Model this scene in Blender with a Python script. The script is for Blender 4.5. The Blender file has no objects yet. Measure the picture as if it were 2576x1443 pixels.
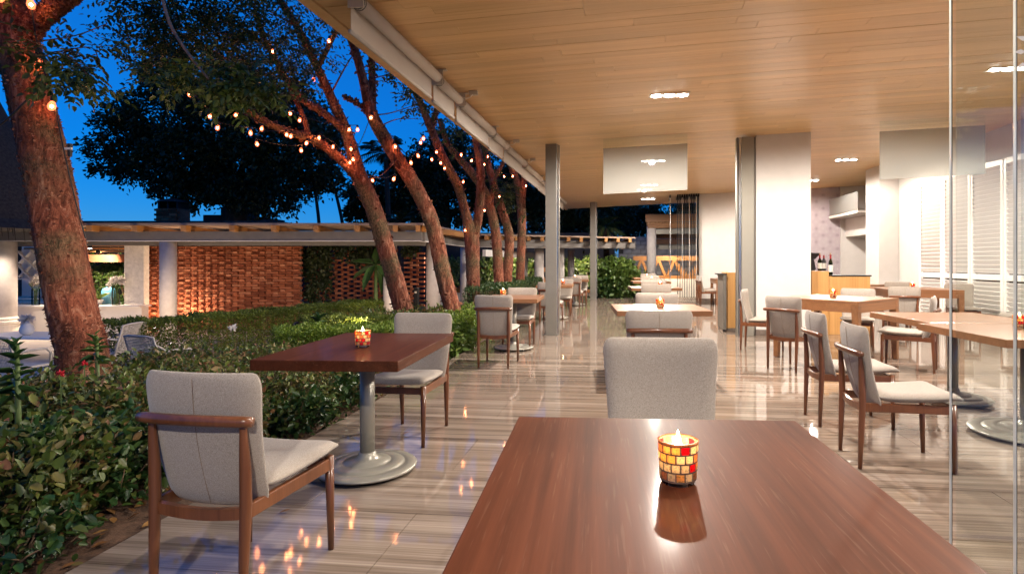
import bpy, math, random
import numpy as np
from mathutils import Vector, Matrix, Euler
random.seed(7); RNG = np.random.default_rng(11)
S = bpy.context.scene; COL = S.collection
R = math.radians
# ------------------------------------------------------------------ camera, sky, exposure
F, CX, HOR, CH, PHI = 1446., 1414.5, 660., 1.24, R(6.2)      # measured on a 2575 px wide view of the photograph
cP, sP = math.cos(PHI), math.sin(PHI)
cam = bpy.data.cameras.new('camera'); camo = bpy.data.objects.new('camera', cam); COL.objects.link(camo)
camo.location = (0, 0, CH); camo.rotation_euler = (R(90), 0, PHI)
cam.sensor_width = 36; cam.lens = F/2575*36; cam.shift_x = (1287.5-CX)/2575; cam.shift_y = -(721.5-HOR)/2575
cam.clip_end = 900; cam.clip_start = .05
S.camera = camo
W = bpy.data.worlds.new('World'); S.world = W; W.use_nodes = True
wn = W.node_tree.nodes; wl = W.node_tree.links
bg = wn['Background']; sky = wn.new('ShaderNodeTexSky'); sky.sky_type = 'NISHITA'; sky.sun_disc = False
sky.sun_elevation = R(6.0); sky.sun_rotation = R(-50); sky.ozone_density = 9; sky.air_density = 1.0; sky.dust_density = 0.0; sky.altitude = 0
mxs = wn.new('ShaderNodeMix'); mxs.data_type = 'RGBA'; mxs.inputs[0].default_value = .45; mxs.inputs[7].default_value = (.04, .85, 3.3, 1)
wl.new(sky.outputs[0], mxs.inputs[6]); wl.new(mxs.outputs[2], bg.inputs['Color']); bg.inputs['Strength'].default_value = 0.105
sun = bpy.data.lights.new('sun', 'SUN'); sun.energy = 0.01; sun.angle = R(12); sun.color = (1, .8, .65)
suno = bpy.data.objects.new('sun', sun); COL.objects.link(suno); suno.rotation_euler = (R(84), 0, R(50))
S.view_settings.view_transform = 'Standard'; S.view_settings.look = 'None'; S.view_settings.exposure = 1.0; S.view_settings.gamma = 1
S.render.engine = 'CYCLES'
cy = S.cycles; cy.use_denoising = True; cy.max_bounces = 8; cy.diffuse_bounces = 6; cy.glossy_bounces = 4; cy.transmission_bounces = 6
cy.transparent_max_bounces = 28; cy.caustics_reflective = False; cy.caustics_refractive = False; cy.sample_clamp_indirect = 4.0

def at(u, v, d):
    x = (u-CX)/F*d
    return Vector((x*cP-d*sP, x*sP+d*cP, CH+(HOR-v)/F*d))
def onz(u, v, z=0.): return at(u, v, (CH-z)*F/(v-HOR))
def cw(x, d, z): return Vector((x*cP-d*sP, x*sP+d*cP, z))       # (right, depth, height) -> world
# ------------------------------------------------------------------ mesh helpers
def link(o): COL.objects.link(o); return o
def thing(name, label, cat, loc=(0, 0, 0), rz=0., group=None, kind=None):
    o = link(bpy.data.objects.new(name, None)); o.location = loc; o.rotation_euler = (0, 0, rz); o.empty_display_size = .1
    tag(o, label, cat, group, kind); return o
def tag(o, label=None, cat=None, group=None, kind=None):
    if label: o['label'] = label
    if cat: o['category'] = cat
    if group: o['group'] = group
    if kind: o['kind'] = kind
    return o
class MB:
    def __init__(s): s.v = []; s.f = []
    def add(s, vs, fs):
        b = len(s.v); s.v += [tuple(p) for p in vs]; s.f += [tuple(b+i for i in f) for f in fs]; return s
    def box(s, c, d, rz=0., M=None):
        hx, hy, hz = d[0]/2, d[1]/2, d[2]/2; vs = []
        for x, y, z in ((-1,-1,-1),(1,-1,-1),(1,1,-1),(-1,1,-1),(-1,-1,1),(1,-1,1),(1,1,1),(-1,1,1)):
            p = Vector((x*hx, y*hy, z*hz))
            if M is not None: p = M @ p
            if rz: p = Vector((p.x*math.cos(rz)-p.y*math.sin(rz), p.x*math.sin(rz)+p.y*math.cos(rz), p.z))
            vs.append(p+Vector(c))
        return s.add(vs, ((0,3,2,1),(4,5,6,7),(0,1,5,4),(1,2,6,5),(2,3,7,6),(3,0,4,7)))
    def bar(s, a, b, w, h, up=(0, 0, 1)):                     # rectangular bar from a to b
        a, b = Vector(a), Vector(b); t = (b-a).normalized(); upv = Vector(up)
        if abs(t.dot(upv)) > .98: upv = Vector((0, 1, 0))
        sd = t.cross(upv).normalized(); un = sd.cross(t); vs = []
        for p in (a, b):
            for i, j in ((-1,-1),(1,-1),(1,1),(-1,1)): vs.append(p+sd*(i*w/2)+un*(j*h/2))
        return s.add(vs, ((0,1,2,3),(7,6,5,4),(0,4,5,1),(1,5,6,2),(2,6,7,3),(3,7,4,0)))
    def tube(s, pts, rad, n=8, cap=True, jit=0.):
        pts = [Vector(p) for p in pts]; m = len(pts); rad = [rad]*m if not hasattr(rad, '__len__') else rad
        ref = Vector((1, 0, 0)); vs = []; fs = []
        for i, p in enumerate(pts):
            t = (pts[min(i+1, m-1)]-pts[max(i-1, 0)]).normalized()
            a = ref-t*ref.dot(t)
            if a.length < .1: a = Vector((0, 1, 0))-t*t.y
            a.normalize(); ref = a; b = t.cross(a)
            for k in range(n):
                an = 2*math.pi*k/n; r = rad[i]*(1+random.uniform(-jit, jit)); vs.append(p+(a*math.cos(an)+b*math.sin(an))*r)
        for i in range(m-1):
            for k in range(n): fs.append((i*n+k, i*n+(k+1) % n, (i+1)*n+(k+1) % n, (i+1)*n+k))
        if cap: fs += [tuple(range(n))[::-1], tuple(range((m-1)*n, m*n))]
        return s.add(vs, fs)
    def lathe(s, prof, n=24, c=(0, 0, 0), caps=True):
        vs = []; fs = []; m = len(prof)
        for r, z in prof:
            for k in range(n): vs.append((c[0]+r*math.cos(2*math.pi*k/n), c[1]+r*math.sin(2*math.pi*k/n), c[2]+z))
        for i in range(m-1):
            for k in range(n): fs.append((i*n+k, i*n+(k+1) % n, (i+1)*n+(k+1) % n, (i+1)*n+k))
        if caps: fs += [tuple(range(n))[::-1], tuple(range((m-1)*n, m*n))]
        return s.add(vs, fs)
    def mesh(s, name): 
        me = bpy.data.meshes.new(name); me.from_pydata(s.v, [], s.f); me.update(); return me
    def build(s, name, mat, parent=None, smooth=False, bevel=0., world=False, kind=None):
        if world and parent is not None:
            Mi = (Matrix.Translation(parent.location) @ parent.rotation_euler.to_matrix().to_4x4()).inverted()
            s.v = [tuple(Mi @ Vector(p)) for p in s.v]
        return mobj(name, s.mesh(name), mat, parent, smooth, bevel, kind)
def mobj(name, me, mat, parent=None, smooth=False, bevel=0., kind=None):
    if not me.materials: me.materials.append(MAT[mat] if isinstance(mat, str) else mat)
    if smooth: me.shade_smooth()
    o = link(bpy.data.objects.new(name, me)); o.parent = parent
    if bevel:
        b = o.modifiers.new('bevel', 'BEVEL'); b.width = bevel; b.segments = 2; b.limit_method = 'ANGLE'; b.angle_limit = R(40)
    if kind: o['kind'] = kind
    return o
def single(mb, name, mat, label, cat, loc=(0, 0, 0), group=None, smooth=False, bevel=0., kind=None):
    mb.v = [(x-loc[0], y-loc[1], z-loc[2]) for x, y, z in mb.v]
    o = mb.build(name, mat, None, smooth, bevel); o.location = loc; return tag(o, label, cat, group, kind)
def copy_tree(o, parent=None):
    c = o.copy(); link(c); c.parent = parent
    for ch in list(o.children): copy_tree(ch, c)
    return c
def np_mesh(name, V, Fq):
    V = np.ascontiguousarray(V, np.float32).reshape(-1, 3); Fq = np.ascontiguousarray(Fq, np.int32); k = Fq.shape[1]
    me = bpy.data.meshes.new(name); me.vertices.add(len(V)); me.vertices.foreach_set('co', V.ravel())
    me.loops.add(Fq.size); me.loops.foreach_set('vertex_index', Fq.ravel())
    me.polygons.add(len(Fq)); me.polygons.foreach_set('loop_start', np.arange(0, Fq.size, k, dtype=np.int32))
    me.update(calc_edges=True); return me
def unit(a): return a/np.maximum(np.linalg.norm(a, axis=-1, keepdims=True), 1e-9)
def leaves(P, D, N, L, Wd, curl=.15, fold=.12):
    """one folded, pointed leaf of two quads per row of P"""
    D = unit(D); Sd = unit(np.cross(D, N)); N = np.cross(Sd, D); L = L[:, None]; Wd = Wd[:, None]
    f = N*(Wd*fold*2)
    V = np.stack([P, P+D*L*.3+Sd*Wd*.46+f, P+D*L*.3-Sd*Wd*.46+f, P+D*L*.68+Sd*Wd*.4+f*.7-N*L*curl*.4, P+D*L*.68-Sd*Wd*.4+f*.7-N*L*curl*.4, P+D*L-N*L*curl], 1)
    b = np.arange(len(P))[:, None]*6
    Fq = np.concatenate([b+np.array([0, 2, 4, 5]), b+np.array([0, 5, 3, 1])])
    return V.reshape(-1, 3), Fq
def cat_mesh(name, parts):
    Vs = []; Fs = []; o = 0
    for V, Fq in parts: Vs.append(V); Fs.append(Fq+o); o += len(V)
    return np_mesh(name, np.concatenate(Vs), np.concatenate(Fs))
# ------------------------------------------------------------------ materials
MAT = {}
def mat(name):
    m = bpy.data.materials.new(name); m.use_nodes = True; MAT[name] = m; nt = m.node_tree
    return m, nt.nodes, nt.links, nt.nodes['Principled BSDF']
def ramp(n, cols):
    r = n.new('ShaderNodeValToRGB'); e = r.color_ramp.elements
    while len(e) < len(cols): e.new(.5)
    for k, (p, c) in enumerate(cols): e[k].position = p; e[k].color = (*c, 1)
    return r
def noise(n, l, scale, vec=None, det=4, rough=.55, mapscale=None, coord='Object', dist=0., off=None):
    t = n.new('ShaderNodeTexNoise'); t.inputs['Scale'].default_value = scale; t.inputs['Detail'].default_value = det
    t.inputs['Roughness'].default_value = rough; t.inputs['Distortion'].default_value = dist
    if vec is None:
        tc = n.new('ShaderNodeTexCoord'); vec = tc.outputs[coord]
    if mapscale is not None or off is not None:
        mp = n.new('ShaderNodeMapping'); l.new(vec, mp.inputs['Vector'])
        if mapscale is not None: mp.inputs['Scale'].default_value = mapscale
        if off is not None: l.new(off, mp.inputs['Location'])
        vec = mp.outputs[0]
    l.new(vec, t.inputs['Vector']); return t
def bump(n, l, p, h, strength=.2, dist=.01):
    b = n.new('ShaderNodeBump'); b.inputs['Strength'].default_value = strength; b.inputs['Distance'].default_value = dist
    l.new(h, b.inputs['Height']); l.new(b.outputs[0], p.inputs['Normal']); return b
def plain(name, c, rough=.5, metal=0., var=.12, scale=6., bs=.0, bscale=60., spec=.5, rvar=0.):
    m, n, l, p = mat(name); p.inputs['Roughness'].default_value = rough; p.inputs['Metallic'].default_value = metal
    p.inputs['Specular IOR Level'].default_value = spec
    t = noise(n, l, scale); lo = tuple(x*(1-var) for x in c); hi = tuple(min(1, x*(1+var)) for x in c)
    r = ramp(n, ((.3, lo), (.7, hi))); l.new(t.outputs['Fac'], r.inputs[0]); l.new(r.outputs[0], p.inputs['Base Color'])
    if bs:
        t2 = noise(n, l, bscale); bump(n, l, p, t2.outputs['Fac'], bs)
    return m
def rnd_off(n, l, k=40.):
    oi = n.new('ShaderNodeObjectInfo'); mu = n.new('ShaderNodeVectorMath'); mu.operation = 'SCALE'; mu.inputs[3].default_value = k
    cmb = n.new('ShaderNodeCombineXYZ')
    for i in range(3): l.new(oi.outputs['Random'], cmb.inputs[i])
    l.new(cmb.outputs[0], mu.inputs[0]); return oi, mu.outputs[0]
def wood(name, dark, light, axis=1, rough=.35, scale=5., bs=.15, coat=0., pores=True, objvar=.15, stretch=.06, flecks=False):
    m, n, l, p = mat(name); ms = [1., 1., 1.]; ms[axis] = stretch
    oi, off = rnd_off(n, l)
    t = noise(n, l, scale, det=6, rough=.6, mapscale=ms, dist=1.2, off=off)
    t2 = noise(n, l, scale*9, det=5, rough=.65, mapscale=[x if i != axis else stretch*.35 for i, x in enumerate(ms)], off=off)
    mx = n.new('ShaderNodeMath'); mx.operation = 'MULTIPLY_ADD'; mx.inputs[1].default_value = .45
    l.new(t2.outputs['Fac'], mx.inputs[0])
    m3 = n.new('ShaderNodeMath'); m3.operation = 'MULTIPLY'; m3.inputs[1].default_value = .55; l.new(t.outputs['Fac'], m3.inputs[0]); l.new(m3.outputs[0], mx.inputs[2])
    r = ramp(n, ((.34, dark), (.66, light))); l.new(mx.outputs[0], r.inputs[0])
    hs = n.new('ShaderNodeHueSaturation'); mr = n.new('ShaderNodeMapRange'); mr.inputs[3].default_value = 1-objvar; mr.inputs[4].default_value = 1+objvar
    l.new(oi.outputs['Random'], mr.inputs[0]); l.new(mr.outputs[0], hs.inputs['Value']); l.new(r.outputs[0], hs.inputs['Color'])
    if flecks:
        t4 = noise(n, l, scale*34, det=2, rough=.5, mapscale=[x if i != axis else .045 for i, x in enumerate(ms)], off=off); r4 = ramp(n, ((.61, (0, 0, 0)), (.72, (.16, .16, .16)))); l.new(t4.outputs['Fac'], r4.inputs[0])
        m4 = n.new('ShaderNodeMix'); m4.data_type = 'RGBA'; l.new(r4.outputs[0], m4.inputs[0]); l.new(hs.outputs[0], m4.inputs[6]); m4.inputs[7].default_value = (.26, .15, .10, 1); l.new(m4.outputs[2], p.inputs['Base Color'])
    else: l.new(hs.outputs[0], p.inputs['Base Color'])
    p.inputs['Roughness'].default_value = rough
    if coat: p.inputs['Coat Weight'].default_value = coat; p.inputs['Coat Roughness'].default_value = .12
    if bs: bump(n, l, p, t2.outputs['Fac'], bs, .004)
    return m
# floor stone: striped travertine, veins run across the room
m, n, l, p = mat('travertine'); oi = n.new('ShaderNodeObjectInfo'); ge = n.new('ShaderNodeNewGeometry'); pos = ge.outputs['Position']
t = noise(n, l, 1.0, vec=pos, det=7, rough=.62, mapscale=(.22, 11., 1.), dist=.3)
t2 = noise(n, l, 1.0, vec=pos, det=5, rough=.7, mapscale=(1.0, 90., 1.), dist=.25)
mm = n.new('ShaderNodeMix'); mm.inputs[0].default_value = .40; l.new(t.outputs['Fac'], mm.inputs[2]); l.new(t2.outputs['Fac'], mm.inputs[3])
r = ramp(n, ((.35, (.095, .069, .053)), (.455, (.185, .142, .111)), (.545, (.28, .222, .178)), (.67, (.43, .365, .305)))); l.new(mm.outputs[0], r.inputs[0])
hs2 = n.new('ShaderNodeHueSaturation'); mr = n.new('ShaderNodeMapRange'); mr.inputs[3].default_value = .95; mr.inputs[4].default_value = 1.05
l.new(oi.outputs['Random'], mr.inputs[0]); l.new(mr.outputs[0], hs2.inputs['Value']); l.new(r.outputs[0], hs2.inputs['Color']); l.new(hs2.outputs[0], p.inputs['Base Color'])
sm = noise(n, l, 3., vec=pos, det=3); rr = n.new('ShaderNodeMapRange'); rr.inputs[3].default_value = .02; rr.inputs[4].default_value = .075
l.new(sm.outputs['Fac'], rr.inputs[0]); l.new(rr.outputs[0], p.inputs['Roughness']); p.inputs['Specular IOR Level'].default_value = .55
bump(n, l, p, t2.outputs['Fac'], .015, .003)
plain('grout', (.26, .225, .195), .7)
# ceiling planks
wood('ceiling_wood', (.62, .415, .20), (.78, .555, .29), axis=0, rough=.32, scale=7, bs=.04, objvar=.09, stretch=.03)
MAT['ceiling_wood'].node_tree.nodes['Principled BSDF'].inputs['Specular IOR Level'].default_value = .6
wood('table_dark', (.050, .014, .006), (.115, .034, .015), axis=1, rough=.5, scale=4.5, bs=.10, coat=.24, flecks=True)
MAT['table_dark'].node_tree.nodes['Principled BSDF'].inputs['Specular IOR Level'].default_value = .05
wood('table_oak', (.17, .070, .026), (.29, .13, .052), axis=0, rough=.34, scale=6, bs=.2, coat=.2)
wood('chair_wood', (.085, .026, .009), (.19, .066, .024), axis=2, rough=.33, scale=9, bs=.06, coat=.35)
wood('desk_oak', (.40, .20, .06), (.56, .31, .11), axis=2, rough=.42, scale=6, bs=.08)
wood('pergola_wood', (.25, .105, .03), (.42, .19, .06), axis=0, rough=.5, scale=5, bs=.12)
wood('rafter_wood', (.32, .14, .035), (.50, .235, .065), axis=1, rough=.5, scale=5, bs=.12)
# fabric
m, n, l, p = mat('fabric'); p.inputs['Roughness'].default_value = .95; p.inputs['Specular IOR Level'].default_value = .15
t = noise(n, l, 1., det=3, rough=.8, mapscale=(260, 900, 800)); t2 = noise(n, l, 140., det=3, rough=.7); t3 = noise(n, l, 5., det=2)
mm = n.new('ShaderNodeMix'); mm.inputs[0].default_value = .12; l.new(t.outputs['Fac'], mm.inputs[2]); l.new(t2.outputs['Fac'], mm.inputs[3])
r = ramp(n, ((.36, (.16, .130, .108)), (.5, (.34, .295, .25)), (.64, (.48, .43, .375)))); l.new(mm.outputs[0], r.inputs[0]); l.new(r.outputs[0], p.inputs['Base Color'])
p.inputs['Sheen Weight'].default_value = .25; bump(n, l, p, mm.outputs[0], .5, .003)
plain('white_paint', (.58, .555, .53), .6, var=.03, bs=.04, bscale=180)
plain('warm_white', (.72, .66, .58), .65, var=.05, bs=.08, bscale=70)
plain('white_lacquer', (.78, .75, .72), .35, var=.02)
plain('stucco', (.52, .47, .44), .9, var=.08, scale=9, bs=.5, bscale=70)
plain('steel_grey', (.20, .185, .16), .42, metal=.35, var=.06)
plain('beam_grey', (.15, .135, .122), .55, var=.08, bs=.05)
plain('steel_bright', (.62, .62, .60), .22, metal=1., var=.05)
plain('base_paint', (.27, .255, .215), .32, metal=.25, var=.06, scale=3, bs=.05, bscale=120)
plain('blind_white', (.50, .465, .425), .75, var=.03, bs=.06, bscale=300)
plain('bracket', (.55, .52, .47), .4, metal=.3)
plain('rubber', (.012, .012, .012), .7)
plain('black_plastic', (.014, .014, .015), .35, var=.3)
plain('black_steel', (.02, .02, .022), .45, metal=.6)
plain('baseboard', (.15, .12, .10), .25, var=.3, scale=14)
plain('soil', (.075, .040, .024), .95, var=.5, scale=22, bs=.9, bscale=70)
plain('lawn_earth', (.05, .05, .028), .95, var=.5, scale=3, bs=.6, bscale=30)
plain('patio', (.45, .40, .35), .75, var=.12, scale=3, bs=.1)
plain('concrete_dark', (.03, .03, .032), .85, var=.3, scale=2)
plain('roof_felt', (.06, .05, .045), .9, var=.7, scale=5, bs=.6, bscale=25)
plain('thatch', (.035, .028, .022), .95, var=.5, scale=20, bs=.9, bscale=60)
plain('mortar', (.13, .075, .05), .95, var=.3, scale=20)
plain('block_grey', (.20, .205, .21), .9, var=.2, scale=7, bs=.4, bscale=60)
plain('wax', (.75, .62, .45), .5, var=.05)
plain('cork', (.42, .26, .13), .8, var=.3, scale=90)
plain('red_foil', (.30, .012, .018), .35, metal=.3)
plain('paper', (.72, .69, .62), .8, var=.06)
plain('wicker', (.42, .385, .36), .7, var=.1, scale=60, bs=.2, bscale=200)
plain('cable', (.012, .011, .010), .6)
plain('dry_leaf', (.24, .105, .03), .7, var=.6, scale=60)
plain('ceramic', (.66, .62, .58), .25, var=.03)
plain('twig', (.17, .105, .06), .85, var=.4, scale=15)
plain('stem_green', (.06, .10, .02), .6, var=.3)
# brick with per-object and per-island variation
def island(name, cols, rough=.6, spec=.4, trans=0., bs=0., bscale=40., objr=False):
    m, n, l, p = mat(name); g = n.new('ShaderNodeObjectInfo' if objr else 'ShaderNodeNewGeometry')
    r = ramp(n, cols); l.new(g.outputs['Random' if objr else 'Random Per Island'], r.inputs[0]); 
    t = noise(n, l, bscale); mx = n.new('ShaderNodeMix'); mx.data_type = 'RGBA'; mx.blend_type = 'MULTIPLY'; mx.inputs[0].default_value = .5
    r2 = ramp(n, ((.3, (.55,)*3), (.7, (1.15,)*3))); l.new(t.outputs['Fac'], r2.inputs[0])
    l.new(r.outputs[0], mx.inputs[6]); l.new(r2.outputs[0], mx.inputs[7]); l.new(mx.outputs[2], p.inputs['Base Color'])
    p.inputs['Roughness'].default_value = rough; p.inputs['Specular IOR Level'].default_value = spec
    if bs: bump(n, l, p, t.outputs['Fac'], bs)
    if trans:
        tr = n.new('ShaderNodeBsdfTranslucent'); l.new(mx.outputs[2], tr.inputs['Color']); ms = n.new('ShaderNodeMixShader'); ms.inputs[0].default_value = trans
        l.new(p.outputs[0], ms.inputs[1]); l.new(tr.outputs[0], ms.inputs[2]); l.new(ms.outputs[0], n['Material Output'].inputs['Surface'])
    return m
BR = ((0, (.15, .042, .020)), (.35, (.27, .080, .036)), (.7, (.36, .125, .062)), (.85, (.42, .17, .09)), (1, (.20, .058, .030)))
island('brick', BR, .9, .2, 0, .5, 60, objr=True); island('brick_many', BR, .9, .2, 0, .5, 60)
island('leaf_shrub', ((0, (.035, .060, .012)), (.4, (.075, .115, .020)), (.65, (.13, .155, .030)), (.85, (.20, .155, .05)), (1, (.26, .115, .06))), .42, .5, .25, 0, 25)
island('leaf_gloss', ((0, (.016, .045, .012)), (.5, (.032, .085, .020)), (.85, (.075, .13, .028)), (1, (.16, .13, .04))), .38, .5, .2, 0, 25)
island('leaf_hedge', ((0, (.055, .085, .012)), (.5, (.10, .15, .018)), (1, (.17, .20, .03))), .5, .4, .3, 0, 25)
island('leaf_bright', ((0, (.07, .13, .014)), (.5, (.14, .23, .022)), (1, (.22, .28, .04))), .45, .4, .3, 0, 25)
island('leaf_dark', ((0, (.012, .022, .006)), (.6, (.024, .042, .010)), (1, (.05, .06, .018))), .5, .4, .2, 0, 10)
island('leaf_canopy', ((0, (.022, .042, .012)), (.55, (.045, .085, .018)), (.9, (.085, .12, .025)), (1, (.14, .13, .03))), .45, .4, .3, 0, 25)
island('leaf_ivy', ((0, (.045, .09, .015)), (.6, (.10, .17, .03)), (1, (.18, .23, .06))), .35, .5, .25, 0, 25)
island('leaf_litter', ((0, (.10, .045, .018)), (.5, (.20, .09, .03)), (.8, (.30, .16, .05)), (1, (.12, .10, .03))), .7, .3, .1, 0, 30)
island('petal', ((0, (.70, .64, .60)), (1, (.82, .78, .74))), .6, .3, .3, 0, 30)
island('petal_red', ((0, (.45, .02, .03)), (1, (.60, .04, .06))), .5, .3, .3, 0, 30)
# peeling bark
m, n, l, p = mat('bark'); t = noise(n, l, 13., det=9, rough=.75, mapscale=(1, 1, .30), dist=1.2); t2 = noise(n, l, 48., det=6, rough=.8, mapscale=(1, 1, .45)); t3 = noise(n, l, 1.6, det=3)
r = ramp(n, ((.33, (.030, .014, .010)), (.44, (.13, .040, .022)), (.53, (.27, .085, .045)), (.64, (.46, .25, .16)))); l.new(t.outputs['Fac'], r.inputs[0])
r2 = ramp(n, ((.42, (.045, .040, .018)), (.60, (.24, .14, .075)))); l.new(t2.outputs['Fac'], r2.inputs[0])
r3 = ramp(n, ((.48, (0, 0, 0)), (.60, (1, 1, 1)))); l.new(t3.outputs['Fac'], r3.inputs[0])
mx = n.new('ShaderNodeMix'); mx.data_type = 'RGBA'; l.new(r3.outputs[0], mx.inputs[0]); l.new(r.outputs[0], mx.inputs[6]); l.new(r2.outputs[0], mx.inputs[7]); l.new(mx.outputs[2], p.inputs['Base Color'])
p.inputs['Roughness'].default_value = .85; p.inputs['Specular IOR Level'].default_value = .25
ad = n.new('ShaderNodeMath'); l.new(t.outputs['Fac'], ad.inputs[0]); l.new(t2.outputs['Fac'], ad.inputs[1]); bump(n, l, p, ad.outputs[0], .9, .03)
island('bark_flake', ((0, (.10, .032, .02)), (.5, (.20, .072, .04)), (1, (.36, .17, .11))), .8, .25, .25, 0, 40)
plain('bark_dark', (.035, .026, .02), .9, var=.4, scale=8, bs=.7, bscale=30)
# glass: thin clear panes (fresnel reflection over tinted see-through)
def glass(name, tint, refl=1., film=0., filmcol=(.8, .8, .78), rough=.0):
    m, n, l, p = mat(name); n.remove(p); out = n['Material Output']
    tr = n.new('ShaderNodeBsdfTransparent'); tr.inputs[0].default_value = (*tint, 1); gl = n.new('ShaderNodeBsdfGlossy'); gl.inputs['Roughness'].default_value = rough
    gl.inputs['Color'].default_value = (refl, refl, refl, 1); fr = n.new('ShaderNodeFresnel'); fr.inputs[0].default_value = 1.5
    base = tr.outputs[0]
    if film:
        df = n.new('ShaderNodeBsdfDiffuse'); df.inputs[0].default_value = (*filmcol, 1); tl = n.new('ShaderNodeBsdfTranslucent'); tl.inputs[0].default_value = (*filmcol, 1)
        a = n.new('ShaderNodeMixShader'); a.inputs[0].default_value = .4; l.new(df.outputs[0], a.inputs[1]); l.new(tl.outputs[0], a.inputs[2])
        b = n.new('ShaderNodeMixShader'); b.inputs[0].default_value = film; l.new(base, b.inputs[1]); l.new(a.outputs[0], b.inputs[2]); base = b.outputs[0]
    ms = n.new('ShaderNodeMixShader'); l.new(fr.outputs[0], ms.inputs[0]); l.new(base, ms.inputs[1]); l.new(gl.outputs[0], ms.inputs[2]); l.new(ms.outputs[0], out.inputs['Surface'])
glass('clear_glass', (.95, .975, .96)); glass('stack_glass', (.80, .86, .88)); glass('vase_glass', (.90, .95, .92))
glass('frosted_and_reflection_glass', (.9, .92, .9), film=.50, filmcol=(.50, .495, .465)); glass('bottle_glass', (.10, .16, .03)); glass('bulb_glass', (1, .9, .8))  # film: real frosting on the shelf pane, painted room reflection on hanging panels
m, n, l, p = mat('bulb_glow'); tr = n.new('ShaderNodeBsdfTransparent'); em = n.new('ShaderNodeEmission'); em.inputs[0].default_value = (1, .14, .05, 1); em.inputs[1].default_value = 2.4
ms = n.new('ShaderNodeMixShader'); ms.inputs[0].default_value = .75; l.new(tr.outputs[0], ms.inputs[1]); l.new(em.outputs[0], ms.inputs[2]); l.new(ms.outputs[0], n['Material Output'].inputs['Surface'])
plain('glass_edge', (.62, .66, .63), .08, var=.3, scale=3, spec=.9); MAT['glass_edge'].node_tree.nodes['Principled BSDF'].inputs['Coat Weight'].default_value = 1
def emit(name, c, s):
    m, n, l, p = mat(name); p.inputs['Base Color'].default_value = (*c, 1); p.inputs['Emission Color'].default_value = (*c, 1); p.inputs['Emission Strength'].default_value = s; return m
emit('lamp_face', (1, .95, .88), 30); emit('flame', (1, .72, .40), 110); emit('bulb_filament', (1, .33, .12), 620); emit('sconce', (1, .50, .26), 2.2); emit('led_blue', (.12, .45, 1), 1.2)
# mosaic tiles of the candle holders: coloured translucent glass lit by the flame
def tile(name, c):
    m, n, l, p = mat(name); t = noise(n, l, 220., det=3); r = ramp(n, ((.33, tuple(x*.5 for x in c)), (.5, c))); l.new(t.outputs['Fac'], r.inputs[0]); l.new(r.outputs[0], p.inputs['Base Color'])
    p.inputs['Roughness'].default_value = .2; tr = n.new('ShaderNodeBsdfTranslucent'); l.new(r.outputs[0], tr.inputs[0]); ms = n.new('ShaderNodeMixShader'); ms.inputs[0].default_value = .78
    l.new(p.outputs[0], ms.inputs[1]); l.new(tr.outputs[0], ms.inputs[2]); l.new(ms.outputs[0], n['Material Output'].inputs['Surface'])
tile('tile_amber', (.92, .56, .20)); tile('tile_cream', (.95, .80, .52)); tile('tile_red', (.72, .03, .04)); tile('tile_mottled', (.62, .30, .14))
# wallpaper: lilac with pale rosettes and leaves in a repeating half-drop
m, n, l, p = mat('wallpaper'); p.inputs['Roughness'].default_value = .8
tc = n.new('ShaderNodeTexCoord')
def vor(scale, loc=(0, 0, 0)):
    mp = n.new('ShaderNodeMapping'); mp.inputs['Scale'].default_value = (scale, 0, scale); mp.inputs['Location'].default_value = loc; l.new(tc.outputs['Object'], mp.inputs['Vector'])
    fr = n.new('ShaderNodeVectorMath'); fr.operation = 'FRACTION'; l.new(mp.outputs[0], fr.inputs[0]); sb = n.new('ShaderNodeVectorMath'); sb.operation = 'SUBTRACT'; sb.inputs[1].default_value = (.5, 0, .5); l.new(fr.outputs[0], sb.inputs[0]); return sb.outputs[0]
def mth(op, a, b=None):
    k = n.new('ShaderNodeMath'); k.operation = op
    for i, x in enumerate((a, b)):
        if x is None: continue
        if isinstance(x, (int, float)): k.inputs[i].default_value = x
        else: l.new(x, k.inputs[i])
    return k.outputs[0]
def rosette(loc):
    v = vor(2.4, loc); sp = n.new('ShaderNodeSeparateXYZ'); l.new(v, sp.inputs[0]); rad = mth('SQRT', mth('ADD', mth('MULTIPLY', sp.outputs[0], sp.outputs[0]), mth('MULTIPLY', sp.outputs[2], sp.outputs[2])))
    an = mth('ARCTAN2', sp.outputs[2], sp.outputs[0]); pet = mth('COSINE', mth('MULTIPLY', an, 12.)); rings = mth('SINE', mth('MULTIPLY', rad, 46.))
    core = mth('LESS_THAN', rad, .045); rg = mth('MULTIPLY', mth('GREATER_THAN', mth('MULTIPLY', mth('ADD', pet, .25), rings), .35), mth('LESS_THAN', rad, .40)); return mth('MAXIMUM', core, rg)
fac = mth('MAXIMUM', rosette((0, 0, 0)), mth('MULTIPLY', rosette((.5, 0, .5)), .8))
mx = n.new('ShaderNodeMix'); mx.data_type = 'RGBA'; mx.inputs[6].default_value = (.27, .22, .25, 1); mx.inputs[7].default_value = (.60, .56, .56, 1); l.new(fac, mx.inputs[0]); l.new(mx.outputs[2], p.inputs['Base Color'])
# ================================================================== LARGE STRUCTURE
def gz(x, y): return float(ground_z(np.float64(x), np.float64(y)))
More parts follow.
